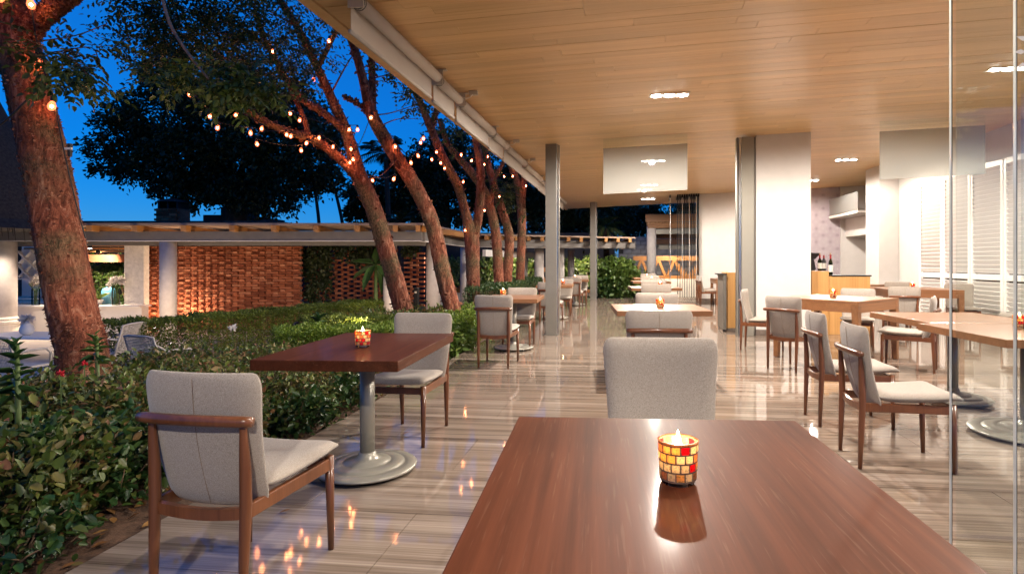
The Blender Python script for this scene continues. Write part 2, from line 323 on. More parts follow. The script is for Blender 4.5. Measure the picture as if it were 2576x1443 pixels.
# ---- ground and garden: one sheet to the horizon that dips from the terrace to the sunken patio
def ground_z(x, y):
    t = np.clip((-4.5-x)/2.0, 0, 1); return -.06-.54*t*t*(3-2*t)
xs = np.concatenate([[-400, -120, -50], np.linspace(-30, -2.3, 60), [-2.0, 3, 30, 120, 400]]); ys = np.concatenate([[-60, -10], np.linspace(0, 34, 70), [60, 150, 500]])
X, Y = np.meshgrid(xs, ys); Z = ground_z(X, Y)+np.where((X > -7) & (X < -2.3), RNG.normal(0, .012, X.shape), 0)
Z = np.where(X > -2.2, -.30, Z)
idx = np.arange(X.size).reshape(X.shape); Fq = np.stack([idx[:-1, :-1], idx[:-1, 1:], idx[1:, 1:], idx[1:, :-1]], -1).reshape(-1, 4)
g = mobj('ground', np_mesh('ground', np.stack([X, Y, Z], -1), Fq), 'soil', smooth=True); g['kind'] = 'structure'
pat = MB(); pat.box((0, 0, -.02), (17, 12, .05)); po = pat.build('patio', 'patio'); po.location = cw(-10.5, 14.2, -.575); po.rotation_euler = (0, 0, PHI); po['kind'] = 'structure'
# ---- terrace floor: slab with its stone tiles
fl = MB().box((3.3, 10, -.13), (11.06, 23.0, .24)).build('floor', 'grout'); fl['kind'] = 'structure'
tm = {}
def tile_mesh(w, d):
    k = (round(w, 3), round(d, 3))
    if k not in tm: tm[k] = MB().box((0, 0, 0), (w, d, .02)).mesh('tile'); tm[k].materials.append(MAT['travertine'])
    return tm[k]
TW, TD = 1.2, .6; cells = []; x0f, x1f, y0f, y1f = -2.225, 8.8, -1.45, 21.4
row = 0; y = y0f
while y < y1f-.01:
    yy = min(y+TD, y1f); x = x0f
    first = TW if row % 2 == 0 else TW/2
    while x < x1f-.01:
        xx = min(x+first, x1f); first = TW; cells.append((x, xx, y, yy)); x = xx
    y = yy; row += 1
def tile_rank(c): 
    cx_, cy_ = (c[0]+c[1])/2, (c[2]+c[3])/2; d = -cx_*sP+cy_*cP; r_ = (cx_*cP+cy_*sP)/max(d, .01); vis = d > 1 and -.98 < r_ < .82
    return (0 if vis else 1, d)
cells.sort(key=tile_rank); rest = MB()
for i, (a, b, c_, d_) in enumerate(cells):
    if i < 290:
        o = link(bpy.data.objects.new('tile', tile_mesh(b-a-.003, d_-c_-.003))); o.parent = fl; o.location = ((a+b)/2, (c_+d_)/2, -.010+random.uniform(-.0003, .0003))
    else: rest.box(((a+b)/2, (c_+d_)/2, -.010), (b-a-.003, d_-c_-.003, .02))
rest.build('tile_field', 'travertine', fl, kind='stuff')
# ---- ceiling: slab tilted slightly up to the right, planks across
TILT = math.atan(.04); CEIL0 = 3.275
ce = MB().box((3.9, 8.4, .16), (12.2, 26., .28)).build('ceiling', 'ceiling_wood'); ce['kind'] = 'structure'
ce.rotation_euler = Euler((0, -TILT, R(-.75))); ce.location = (-.195, 0, CEIL0+.04*1.005)
def ceil_z(x): return CEIL0+.04*(x+1.2)
pm = {}
PW = .145; count = 0; restp = MB(); plist = []
y = -4.4
while y < 21.2:
    x = -2.2+round(random.uniform(-1.6, 0), 1)
    while x < 9.85:
        L_ = random.choice((1.8, 2.4, 2.4, 3.0)); a = max(x, -2.2); b = min(x+L_, 9.9); x += L_
        if b-a > .1: plist.append((a, b, y))
    y += PW
plist.sort(key=lambda q: (0 if q[2] > 3.2 and q[0] < 5.5 else 1, q[2]))
for i, (a, b, y) in enumerate(plist):
    w = round(b-a, 1)
    if i < 295:
        if w not in pm: pm[w] = MB().box((0, 0, 0), (w-.003, PW-.0035, .018)).mesh('plank'); pm[w].materials.append(MAT['ceiling_wood'])
        o = link(bpy.data.objects.new('plank', pm[w])); o.parent = ce; o.location = ((a+b)/2, y, .006+random.uniform(-.0014, .0014))
    else: restp.box(((a+b)/2, y, .006+random.uniform(-.001, .001)), (b-a-.003, PW-.0035, .018))
restp.build('plank_field', 'ceiling_wood', ce, kind='stuff')
fa = MB().box((-2.26, 8.4, .15), (.10, 26., .33)).build('fascia', 'ceiling_wood', ce)
# ---- interior walls and pillars
def wallbox(name, x0, x1, y0, y1, z0, z1, m, label, cat='wall', base=True, bevel=.004):
    t = thing(name, label, cat, ((x0+x1)/2, (y0+y1)/2, 0))
    MB().box(((x0+x1)/2, (y0+y1)/2, (z0+z1)/2), (x1-x0, y1-y0, z1-z0)).build('wall_panel', m, t, world=True, bevel=bevel)
    if base: MB().box(((x0+x1)/2, (y0+y1)/2, .05), (x1-x0+.024, y1-y0+.024, .10)).build('skirting', 'baseboard', t, world=True, bevel=.002)
    return t
wallbox('back_wall', 2.30, 5.20, 18.60, 18.80, 0, 3.60, 'white_paint', 'plain white wall behind the host stand, left of the thick white pillar')
t = wallbox('wallpaper_wall', 5.203, 6.62, 18.62, 18.80, 0, 3.66, 'wallpaper', 'lilac wallpaper wall with pale rosettes behind the wine bottles')
MB().box((6.65, 18.60, 1.83), (.05, .05, 3.66)).build('trim', 'white_paint', t, world=True)
wallbox('white_partition', 6.68, 9.2, 18.61, 18.81, 0, 3.75, 'white_paint', 'white wall right of the lilac wallpaper under a boxed shelf')
t = thing('boxed_shelf', 'white boxed shelf with a glass front high on the right wall', 'shelf', (6.7, 17.2, 2.6))
MB().box((7.0, 17.4, 2.62), (1.5, 2.2, .07)).build('shelf_board', 'white_paint', t, world=True, bevel=.004)
MB().box((7.25, 17.75, 2.30), (1.0, 1.6, .55)).build('shelf_box', 'white_paint', t, world=True, bevel=.004)
MB().box((6.265, 17.4, 2.92), (.012, 2.15, .50)).build('pane', 'frosted_and_reflection_glass', t, world=True)
wallbox('pier', 6.02, 6.476, 14.45, 15.2, 0, 3.575, 'white_paint', 'white square pier at the end of the louvred shutters')
wallbox('side_wall', 6.48, 6.62, 13.38, 15.15, 0, 3.59, 'white_paint', 'white wall strip between the pier and the louvred shutters')
t = wallbox('wall_over_shutters', 6.46, 6.60, 4.6, 13.376, 3.02, 3.60, 'white_paint', 'white wall band above the louvred shutters', base=False)
t = wallbox('pillar', 2.22, 3.12, 10.10, 10.85, 0, 3.45, 'white_paint', 'thick white square pillar in the middle of the dining room')
# right-hand closing wall out of sight (room goes on)
wallbox('far_side_wall', 8.82, 8.95, 4.0, 18.6, 0, 3.72, 'white_paint', 'white side wall at the far right of the dining room')
# steel posts and jambs
def post(x, y, w, d, label, top):
    t = thing('steel_post', label, 'post', (x, y, 0), group=None)
    MB().box((0, 0, top/2), (w, d, top)).build('shaft', 'steel_grey', t, bevel=.004)
    MB().box((w/2+.012, -.02, top/2), (.020, .05, top)).build('guide_channel', 'steel_bright', t)
    MB().box((w/2+.030, .05, top/2), (.012, .06, top)).build('guide_channel', 'steel_grey', t)
    MB().box((0, 0, .008), (w+.05, d+.05, .012)).build('foot_plate', 'steel_grey', t)
    return t
post(-1.255, 9.82, .19, .19, 'near grey steel post standing on the terrace under the roof edge', ceil_z(-1.25)-.012)
post(-1.07, 19.40, .19, .19, 'far grey steel post at the end of the terrace beside the bush', ceil_z(-1.07)-.012)
t = thing('door_jamb', 'grey steel door jamb with bright guide channels beside the white pillar', 'jamb', (2.0, 10.05, 0))
MB().box((.06, 0, 1.68), (.20, .12, 3.36)).build('shaft', 'base_paint', t, bevel=.004)
MB().box((-.06, .02, 1.68), (.030, .10, 3.36)).build('guide_channel', 'steel_bright', t)
MB().box((-.095, .05, 1.68), (.030, .12, 3.36)).build('guide_channel', 'steel_grey', t)
MB().box((.19, .10, 1.69), (.05, .10, 3.37)).build('side_plate', 'steel_grey', t)
# ---- louvred shutters
SHX = 6.40
def shutter(y0, y1, label):
    t = thing('louvred_shutter', label, 'shutter', (SHX, (y0+y1)/2, 0), group='white louvred shutters on the right wall')
    w = y1-y0; fr = .07
    for yy in (-w/2+fr/2, w/2-fr/2): MB().box((0, yy, 1.5), (.05, fr, 3.0)).build('stile', 'white_lacquer', t, bevel=.003)
    for zz in (.06, .98, 2.95): MB().box((0, 0, zz), (.048, w-2*fr-.004, .10)).build('rail', 'white_lacquer', t, bevel=.003)
    MB().box((.055, 0, 1.5), (.012, w, 2.98)).build('back_panel', 'baseboard', t)
    sm_ = bpy.data.meshes.get('slat%.2f' % w)
    if sm_ is None:
        sm_ = MB().box((0, 0, 0), (.012, w-2*fr-.008, .085), M=Matrix.Rotation(R(-33), 3, 'Y')).mesh('slat%.2f' % w); sm_.materials.append(MAT['white_lacquer'])
    z = .16
    while z < 2.88:
        if not .90 < z < 1.07:
            o = link(bpy.data.objects.new('slat', sm_)); o.parent = t; o.location = (-.004, 0, z)
        z += .0775
shl = ('white louvred shutter panel farthest back, next to the white wall strip', 'second white louvred shutter panel from the back', 'third white louvred shutter panel from the back, seen through the glass pane', 'fourth white louvred shutter panel from the back, at the right edge of the picture')
for k, lb in enumerate(shl): shutter(13.32-(k+1)*.94+.01, 13.32-k*.94-.01, lb)
# ---- ceiling lamps
def ceiling_light(x, y, label, power, on=True):
    z = ceil_z(x)-.004
    t = thing('ceiling_light', label, 'ceiling lamp', (x, y, z), group='recessed triple ceiling lamps')
    f = MB(); f.box((0, -.075, -.006), (.50, .02, .02)); f.box((0, .075, -.006), (.50, .02, .02))
    for xx in (-.24, -.08, .08, .24): f.box((xx, 0, -.006), (.02, .13, .018))
    f.build('frame', 'white_paint', t)
    for k in (-1, 0, 1):
        MB().lathe([(.052, -.022), (.058, -.008), (.050, -.004)], 16, (k*.16, 0, 0)).build('lamp', 'lamp_face', t, smooth=False)
    L_ = bpy.data.lights.new('lamp_light', 'SPOT'); L_.energy = power; L_.spot_size = R(176); L_.spot_blend = .34; L_.shadow_soft_size = .05; L_.color = (1, .89, .775)
    lo = link(bpy.data.objects.new('lamp_light', L_)); lo.parent = t; lo.location = (0, 0, -.05)
    return t
PWR = 510
for x, y, lb, k in ((.55, 7.3, 'recessed triple ceiling lamp glaring above the middle row of tables', 1.), (.60, 12.0, 'recessed ceiling lamp seen through the hanging glass panel, nearer one', .8), (.65, 15.7, 'recessed ceiling lamp seen through the hanging glass panel, farther one', .8),
        (4.45, 7.2, 'recessed ceiling lamp at the right edge of the picture behind the glass pane', .9), (4.85, 13.3, 'recessed triple ceiling lamp right of the thick white pillar', .58), (5.1, 16.6, 'recessed ceiling lamp half hidden by the white pillar', .5),
        (.55, 2.6, 'recessed ceiling lamp above the nearest table, out of view overhead', .28), (4.45, 2.4, 'recessed ceiling lamp above the glass panes, out of view overhead', .9), (-.25, -1.6, 'unseen fill lamp behind the viewpoint', .55), (.75, 19.2, 'added fill lamp at the far end of the middle row', .5)):  # last two lamps: unseen fill behind the viewpoint, added fill at the far end
    ceiling_light(x, y, lb, PWR*k)
# ---- hanging glass baffles, lower part tinted pale to paint in the room's reflection
def baffle(x0, x1, y, label, h=.93):
    t = thing('hanging_glass', label, 'glass panel', ((x0+x1)/2, y, ceil_z((x0+x1)/2)), rz=0, group='hanging glass panels')
    w = x1-x0; a, b = -.04*w/2, .04*w/2
    def quadbox(z0, z1): 
        m_ = MB(); th = .005; vs = []
        for yy in (-th, th): vs += [(-w/2, yy, z0+a), (w/2, yy, z0+b), (w/2, yy, z1+a), (-w/2, yy, z1+b*-1)]
        vs[2] = (w/2, -th, z1+b); vs[3] = (-w/2, -th, z1+a); vs[6] = (w/2, th, z1+b); vs[7] = (-w/2, th, z1+a)
        return m_.add(vs, ((0, 1, 2, 3), (7, 6, 5, 4), (0, 4, 5, 1), (1, 5, 6, 2), (2, 6, 7, 3), (3, 7, 4, 0)))
    quadbox(-h, -.17).build('reflection_pane', 'frosted_and_reflection_glass', t); quadbox(-.168, -.002).build('clear_strip', 'clear_glass', t)
    m_ = MB(); m_.bar((-w/2, 0, a+.004), (w/2, 0, b+.004), .03, .012); m_.build('ceiling_slot', 'black_steel', t)
baffle(-.36, 1.02, 9.62, 'hanging glass panel with painted pale reflection over the middle row of tables'); baffle(4.02, 5.58, 9.62, 'hanging glass panel with painted pale reflection right of the white pillar')
# ---- roller blinds along the roof edge
BXl = -1.93
def blind(y0, y1, drop, label, motor):
    z = ceil_z(BXl)-.115; t = thing('roller_blind', label, 'blind', (BXl, y0, z), group='roller blinds along the roof edge'); Ln = y1-y0; t.rotation_euler = (0, 0, R(-.75))
    MB().tube([(0, .02, 0), (0, Ln-.02, 0)], .052, 16).build('tube', 'blind_white', t, smooth=True)
    MB().box((-.054, Ln/2, -drop/2), (.004, Ln-.09, drop)).build('fabric_strip', 'blind_white', t)
    MB().tube([(-.054, .03, -drop), (-.054, Ln-.06, -drop)], .016, 10).build('hem_bar', 'blind_white', t, smooth=True)
    m_ = MB(); m_.box((.005, 0, .02), (.12, .008, .16)); m_.box((.05, .02, .095), (.10, .05, .008)); m_.build('bracket', 'bracket', t)
    m_ = MB(); m_.tube([(0, .035, 0), (0, .05, 0)], .0545, 16); m_.tube([(0, .065, 0), (0, .075, 0)], .0545, 16); m_.build('end_ring', 'black_plastic', t)
    if motor:
        m_ = MB(); m_.box((.17, -.02, .085), (.10, .05, .05)); m_.build('motor_box', 'bracket', t, bevel=.004)
        MB().tube([(.03, .0, .05), (.08, -.03, .02), (.14, -.05, .03), (.17, -.05, .06)], .006, 6).build('wire', 'white_lacquer', t)
bl = [(3.95, 5.72, 0), (5.76, 6.55, 0), (6.59, 8.20, 1), (8.24, 9.22, 0), (9.26, 10.9, 1), (10.94, 13.0, 1), (13.04, 15.3, 0), (15.34, 18.2, 1)]
words = ('nearest', 'second', 'third', 'fourth', 'fifth', 'sixth', 'seventh', 'last')
for (a, b, mo), w in zip(bl, words): blind(a, b, .215, '%s white roller blind under the roof edge, counted from the viewer' % w, mo)
# ---- sliding glass panes at the right, standing on end beside the table
def pane(x, y, w, label, decal=False):
    t = thing('glass_pane', label, 'glass pane', (x, y, 0), group='sliding glass panes at the right'); h = ceil_z(x)-.08
    MB().box((w/2+.012, 0, h/2+.03), (w-.02, .010, h)).build('pane', 'clear_glass', t)
    MB().box((.004, .001, h/2+.03), (.003, .011, h)).build('dark_edge', 'black_steel', t); MB().box((.001, 0, h/2+.03), (.003, .011, h)).build('polished_edge', 'glass_edge', t)
    MB().box((w/2, 0, .025), (w, .03, .05)).build('bottom_shoe', 'steel_bright', t)
    if decal:
        m_ = MB()
        for rr_, nn, sz in ((.0, 1, .030), (.055, 8, .016), (.095, 14, .022), (.135, 20, .014)):
            for q in range(nn):
                a = 2*math.pi*q/nn; c0 = Vector((.15+rr_*math.cos(a), -.0065, 1.90+rr_*math.sin(a))); e1 = Vector((math.cos(a), 0, math.sin(a))); e2 = Vector((-math.sin(a), 0, math.cos(a)))
                m_.add([c0+e1*sz*1.5, c0+e2*sz*.6, c0-e1*sz, c0-e2*sz*.6], ((0, 1, 2, 3),))
        m_.build('decal', 'white_lacquer', t)
pane(1.22, 2.315, .95, 'frameless glass pane whose edge crosses the oak table, farther of two'); pane(1.22, 1.955, .95, 'frameless glass pane at the right edge with a white lace decal', True)
# ---- folded glass wall stack at the end of the room
for k in range(11):
    x = 1.42+(.0 if k == 0 else .16+.072*k); h = ceil_z(x)-.10
    t = thing('folding_glass_leaf', ('single glass leaf standing left of the folded stack', 'first leaf of the folded glass stack, on its left side', 'second leaf of the folded glass stack from the left', 'third leaf of the folded glass stack from the left', 'fourth leaf of the folded glass stack from the left', 'fifth leaf of the folded glass stack from the left', 'sixth leaf of the folded glass stack from the left', 'seventh leaf of the folded glass stack from the left', 'eighth leaf of the folded glass stack from the left', 'ninth leaf of the folded glass stack from the left', 'last leaf of the folded glass stack, against the white wall')[k], 'glass door', (x, 18.4, 0), rz=R(-2), group='folded glass wall leaves')
    MB().box((0, .42, h/2+.07), (.010, .80, h-.12)).build('pane', 'stack_glass', t)
    MB().box((0, .006, h/2+.07), (.020, .012, h-.12)).build('edge_profile', 'black_steel' if k % 3 else 'steel_bright', t)
    MB().box((0, .42, .06), (.035, .86, .07)).build('bottom_shoe', 'steel_bright', t)
    MB().box((0, .42, h+.03), (.035, .86, .07)).build('top_shoe', 'black_steel', t)
    MB().lathe([(.02, 0), (.02, .05)], 8, (0, .02, h+.05)).build('roller', 'black_steel', t)
# ================================================================== GARDEN PAVILION (runs parallel to the picture)
PZ = -.55
pav = thing('garden_pavilion', 'white columned garden pavilion with grey beam and timber rafters', 'pavilion', cw(-8, 14, PZ), PHI)
ploc = cw(-8, 14, PZ)
def pl(x, d, z): return Vector((x+8, d-14, z-PZ))                    # pavilion-local from (right, depth, height)
def px(u, d): return (u-CX)/F*d
D0 = 13.6
zb0, zb1 = 1.735, 1.975
xL, xR = px(-140, D0), px(1062, D0)
m_ = MB().box(pl((xL+xR)/2, D0, (zb0+zb1)/2), (xR-xL, .12, zb1-zb0)); m_.build('fascia_beam', 'beam_grey', pav, bevel=.006)
MB().box(pl((xL+xR)/2, D0-.012, zb0+.012), (xR-xL, .12, .02)).build('beam_flange', 'white_paint', pav)
MB().box(pl((xL+xR)/2, D0+.55, zb0-.02), (xR-xL-.1, .10, .12)).build('inner_beam', 'beam_grey', pav)
xE, dE = px(1172, 18.5), 18.5
m_ = MB().bar(pl(xR, D0, (zb0+zb1)/2), pl(xE, dE, (zb0+zb1)/2), .12, zb1-zb0-.004); m_.build('fascia_beam', 'beam_grey', pav)
MB().bar(pl(xR, D0, zb0+.008), pl(xE, dE, zb0+.008), .13, .02).build('beam_flange', 'white_paint', pav)
xF = px(1600, 20.5)
MB().bar(pl(xE, dE, (zb0+zb1)/2+.02), pl(xF, 21., (zb0+zb1)/2+.02), .12, zb1-zb0-.004).build('fascia_beam', 'beam_grey', pav)
MB().bar(pl(xE+.1, dE+.1, zb0+.01), pl(xF, 21.1, zb0+.01), .14, .02).build('beam_flange', 'white_paint', pav)
MB().bar(pl(xR+1.0, 17.0, 1.52), pl(px(1340, 22), 22.5, 1.52), .10, .20).build('inner_beam', 'white_paint', pav)
# rafters
def rafter(x, d, yaw=0., L_=3.2, z=2.03):
    o = mobj('rafter', RM, 'rafter_wood', pav); o.location = pl(x, d, z); o.rotation_euler = (0, 0, yaw)
RM = MB().box((0, 1.5, 0), (.11, 3.2, .135)).mesh('rafter')
ux = [-60, 12, 107, 240, 373, 487, 624, 757, 882, 1000, 1115, 1218, 1318]                # from the zoomed strip of the eaves
for u_ in [8-106, 8, 120, 232, 345, 487-20, 588, 692, 797, 900, 995, 1052]: rafter(px(u_, D0-.25), D0-.28, R(14))
for k in range(8):
    q = (k+.5)/8; rafter(xR+(xE-xR)*q+.05, D0+(dE-D0)*q-.28, R(-8))
for k in range(13):
    q = (k+.5)/13; rafter(xE+(xF-xE)*q, dE+(21-dE)*q-.3, 0)
rd = MB(); rd.add([pl(xL, D0-.34, 2.10), pl(xR+.1, D0-.34, 2.10), pl(xE+.1, dE-.34, 2.10), pl(xF, 20.7, 2.10), pl(xF, 24.5, 2.22), pl(xE+.3, 24.2, 2.22), pl(xR-.2, 17.6, 2.20), pl(xL, 17.6, 2.20)], ((0, 1, 6, 7), (1, 2, 5, 6), (2, 3, 4, 5)))
b = len(rd.v); rd.v += [(x, y, z+.05) for x, y, z in rd.v[:b]]; rd.f += [tuple(i+b for i in f) for f in rd.f[:3]]; rd.f += [(0, 1, b+1, b), (1, 2, b+2, b+1), (2, 3, b+3, b+2), (3, 4, b+4, b+3), (7, 0, b, b+7)]
wood('deck_wood', (.24, .16, .11), (.38, .27, .20), axis=0, rough=.6)
rd.build('roof_deck', 'deck_wood', pav)
MB().box(pl(px(330, 17), 16.8, 2.30), (px(700, 17)-px(-100, 17), 1.2, .22)).build('roof_parapet', 'roof_felt', pav)
# columns
def column(u_, d, r, base=False, ztop=zb0-.002):
    x = px(u_, d); z0 = PZ
    c = MB().lathe([(r, 0), (r, ztop-z0)], 24); o = c.build('column', 'stucco', pav, smooth=True); o.location = pl(x, d, z0)
    if base: 
        q = MB().lathe([(r*1.18, 0), (r*1.18, .32), (r*1.42, .34), (r*1.45, .39), (r*1.30, .42), (r*1.36, .46), (r*1.02, .50)], 24).build('plinth', 'warm_white', o, smooth=False)
for a in ((10, D0+.12, .24, True), (423, D0+.12, .178, False), (981, 14.5, .17, False), (1090, 15.2, .185, False), (1169, 19.0, .15, False), (1320, 22, .10, False), (1356, 20.4, .17, False), (1411, 20.7, .12, False), (1436, 22.5, .13, False)): column(*a)
# counter wall, plaster panel, lattice
cd = 14.35
x0, x1 = px(-80, cd), px(365, cd+.2)
MB().box(pl((x0+x1)/2, cd+.2, PZ+.34), (x1-x0, .25, .68)).build('counter_wall', 'warm_white', pav, bevel=.006)
MB().box(pl((x0+x1)/2, cd+.2, PZ+.695), (x1-x0+.02, .45, .03)).build('counter_top', 'white_lacquer', pav, bevel=.004)
x0, x1 = px(316, 14.8), px(365, 14.8)
plain('plaster_white', (.62, .58, .53), .9, var=.12, scale=14, bs=1.0, bscale=16)
MB().box(pl((x0+x1)/2, 14.85, (.145+1.72)/2), (x1-x0, .20, 1.72-.145)).build('plaster_panel', 'plaster_white', pav, bevel=.008)
x0, x1 = px(37, 14.9), px(152, 14.9); zl0, zl1 = CH+(HOR-700)/F*14.9, CH+(HOR-628)/F*14.9
MB().box(pl((x0+x1)/2, 15.1, (zl0+zl1)/2), (x1-x0, .03, zl1-zl0)).build('lattice_backing', 'warm_white', pav)
for sgn in (-1, 1):
    for k in range(-2, 5):
        # diagonal laths clipped to the panel rectangle
        pts = []; h_ = zl1-zl0; xa = x0+k*.36; n_ = 40
        seg = [(xa+(q/n_)*h_*1.0 if sgn > 0 else xa+h_-(q/n_)*h_, zl0+h_*q/n_) for q in range(n_+1)]
        seg = [s_ for s_ in seg if x0+.02 < s_[0] < x1-.02]
        if len(seg) > 4: MB().bar(pl(seg[0][0], 14.98+.02*sgn, seg[0][1]), pl(seg[-1][0], 14.98+.02*sgn, seg[-1][1]), .03, .085, up=(0, 1, 0)).build('lath', 'white_paint', pav)
MB().box(pl((x0+x1)/2, 15.0, zl0-.015), (x1-x0, .06, .03)).build('lattice_rail', 'white_paint', pav)
MB().box(pl(px(95, 15.9), 16.2, .55), (1.35, .1, 2.3)).build('inner_wall', 'warm_white', pav)
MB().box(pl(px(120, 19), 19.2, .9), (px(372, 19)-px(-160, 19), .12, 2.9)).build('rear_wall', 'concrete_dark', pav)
MB().box(pl(px(120, 17), 18.3, 2.02), (px(372, 17)-px(-160, 17), 1.9, .06)).build('rear_soffit', 'pergola_wood', pav)
for k, zz in enumerate((1.70, 1.63, 1.56)):
    MB().box(pl(px(200, 16), 15.6+k*.5, zz), (3.2, .10, .05)).build('slat_ceiling_strip', 'pergola_wood', pav)
MB().box(pl(px(285, 17), 17.2, 1.36), (1.9, .5, .22)).build('terracotta_canopy', 'brick_many', pav)
# brick screens
BM = {}
def brick_box(w, d, h, seed):
    k = (w, d, h, seed)
    if k not in BM:
        rr_ = random.Random(seed); m_ = MB().box((0, 0, 0), (w, d, h)); m_.v = [(x+rr_.uniform(-.004, .004), y+rr_.uniform(-.004, .004), z+rr_.uniform(-.003, .003)) for x, y, z in m_.v]
        BM[k] = m_.mesh('brick'); BM[k].materials.append(MAT['brick'])
    return BM[k]
def brick_screen(name, label, x0, x1, z0, z1, d, pattern, nobj, yaw=0.):
    t = thing(name, label, 'brick wall', cw((x0+x1)/2, d, z0), PHI+yaw); Wd = x1-x0; H_ = z1-z0; ch = .0672; rows = int(H_/ch); out = []
    for r_ in range(rows):
        z = (r_+.5)*ch; x = -Wd/2+(0 if r_ % 2 == 0 else -.18)
        k = 0
        while x < Wd/2-.03:
            if pattern == 'woven':
                w = .235 if k % 2 == 0 else .125; dep = .10; off = -.0 if k % 2 == 0 else -.055
                out.append((x+w/2, off+random.uniform(-.006, .006), z, w, dep)); x += w
            else:
                w = .235; out.append((x+w/2, random.uniform(-.004, .004), z, w, .11)); x += w+.125
            k += 1
    out = [b for b in out if -Wd/2-.05 < b[0] < Wd/2+.02]
    random.shuffle(out); out.sort(key=lambda b: b[2] < .55*.6)
    many = MB()
    for i, (x, y, z, w, dp) in enumerate(out):
        if i < nobj:
            o = link(bpy.data.objects.new('brick', brick_box(w-.012, dp, ch-.012, i % 5))); o.parent = t; o.location = (x, y, z); o.rotation_euler = (random.uniform(-.02, .02), random.uniform(-.012, .012), random.uniform(-.03, .03))
        else: many.box((x, y, z), (w-.012, dp, ch-.012), rz=random.uniform(-.03, .03))
    if many.v: many.build('brick_field', 'brick_many', t, kind='stuff')
    if pattern == 'woven': MB().box((0, .035, H_/2), (Wd-.02, .06, H_)).build('mortar_core', 'mortar', t)
    return t
bd = 15.4
brick_screen('brick_wall', 'woven red brick wall lit from below behind the white column', px(366, bd), px(757, bd), PZ, 1.70, bd, 'woven', 298)
brick_screen('brick_screen', 'dim pierced red brick screen between the woven wall and the leaning trunk', px(765, 16.6), px(972, 16.6), PZ, 1.70, 16.6, 'pierced', 298)
brick_screen('brick_screen', 'pierced red brick screen lit from below beside the corner column', px(1016, 16.4), px(1070, 16.4), PZ, 1.62, 16.4, 'pierced', 200)
# chimney and dark roofs behind
t = thing('chimney', 'brick chimney with a dark metal cap above the pavilion roof', 'chimney', cw(px(436, 17.5), 17.5, 2.2), PHI)
for r_ in range(9):
    for k in range(3):
        for fc in (0, 1):
            if fc == 0: MB().box((-.22+k*.22+(.05 if r_ % 2 else -.02), -.30, .035+r_*.072), (.205, .10, .062)).build('brick', 'brick', t)
MB().box((0, 0, .33), (.66, .56, .66)).build('core', 'mortar', t)
for sx in (-.28, 0, .28): MB().box((sx, 0, .76), (.05, .5, .20)).build('cap_support', 'black_steel', t)
MB().lathe([(.42, 0), (.40, .05), (.10, .12)], 20, (0, 0, .86)).build('cap', 'black_steel', t)
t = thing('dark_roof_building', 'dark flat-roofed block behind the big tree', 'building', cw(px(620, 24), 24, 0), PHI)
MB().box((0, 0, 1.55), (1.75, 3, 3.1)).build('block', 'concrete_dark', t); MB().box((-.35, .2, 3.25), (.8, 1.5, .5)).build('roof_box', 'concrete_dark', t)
m_ = MB(); m_.add([(-2.6, -.2, 2.62), (-.9, -.2, 3.15), (-.9, 1.8, 3.15), (-2.6, 1.8, 2.62), (-2.6, -.2, 2.4), (-.9, -.2, 2.4), (-.9, 1.8, 2.4), (-2.6, 1.8, 2.4)], ((0, 1, 2, 3), (0, 4, 5, 1), (1, 5, 6, 2), (3, 2, 6, 7), (0, 3, 7, 4))); m_.build('sloping_roof', 'roof_felt', t)
t = thing('thatched_roof', 'dark thatched roof behind the big peeling trunk at left', 'thatched roof', cw(px(-120, 12.4), 12.4, PZ), PHI)
MB().lathe([(1.95, 2.5), (1.80, 2.70), (1.03, 4.7), (.35, 6.3), (.05, 6.6)], 28).build('thatch', 'thatch', t); MB().lathe([(.11, 0), (.10, 2.9)], 12).build('post', 'bark_dark', t)
V = []; 
for k in range(260):
    a = random.uniform(0, 6.28); r0 = random.uniform(1.75, 1.97); V.append(((r0*math.cos(a), r0*math.sin(a), 2.62), (r0*1.03*math.cos(a), r0*1.03*math.sin(a), 2.62-random.uniform(.15, .42))))
m_ = MB()
for a_, b_ in V: m_.tube([a_, b_], [.012, .003], 3, cap=False)
m_.build('straw_fringe', 'thatch', t, kind='stuff')
# pavilion lamps
def spot(name, label, loc, target, power, size, col=(1, .62, .36), rad=.04, fixture=True):
    t = thing(name, label, 'lamp', loc)
    dirv = (Vector(target)-Vector(loc)).normalized(); q = dirv.to_track_quat('-Z', 'Y')
    if fixture:
        m_ = MB(); m_.lathe([(.045, .0), (.05, .03), (.05, .11), (.02, .13)], 14); o = m_.build('housing', 'black_steel', t); o.rotation_euler = q.to_euler()
        m_ = MB(); m_.lathe([(.001, 0), (.040, 0)], 14, caps=False); o2 = m_.build('lens', 'lamp_face', t); o2.rotation_euler = q.to_euler(); o2.location = dirv*.004
    L_ = bpy.data.lights.new('lamp_light', 'SPOT'); L_.energy = power; L_.spot_size = size; L_.spot_blend = .8; L_.shadow_soft_size = rad; L_.color = col
    lo = link(bpy.data.objects.new('lamp_light', L_)); lo.parent = t; lo.rotation_euler = q.to_euler(); lo.location = dirv*.02
spot('ground_lamp', 'ground spotlight grazing the woven brick wall beside the column', cw(px(462, 15.0), 14.95, PZ+.08), cw(px(520, 15.4), 15.42, 1.3), 125, R(130), (1, .70, .46))
spot('ground_lamp', 'ground spotlight washing the column left of the woven brick wall', cw(px(395, 15.0), 14.9, PZ+.08), cw(px(385, 15.4), 15.42, 1.3), 60, R(120))
spot('ground_lamp', 'ground spotlight at the foot of the corner brick screen', cw(px(1066, 15.9), 15.9, PZ+.08), cw(px(1050, 16.4), 16.4, 1.2), 110, R(120))
spot('pavilion_lamp', 'downlight inside the pavilion above the counter', cw(px(180, 14.2), 14.75, 1.60), cw(px(180, 14), 14.6, PZ), 260, R(150), (1, .76, .56))
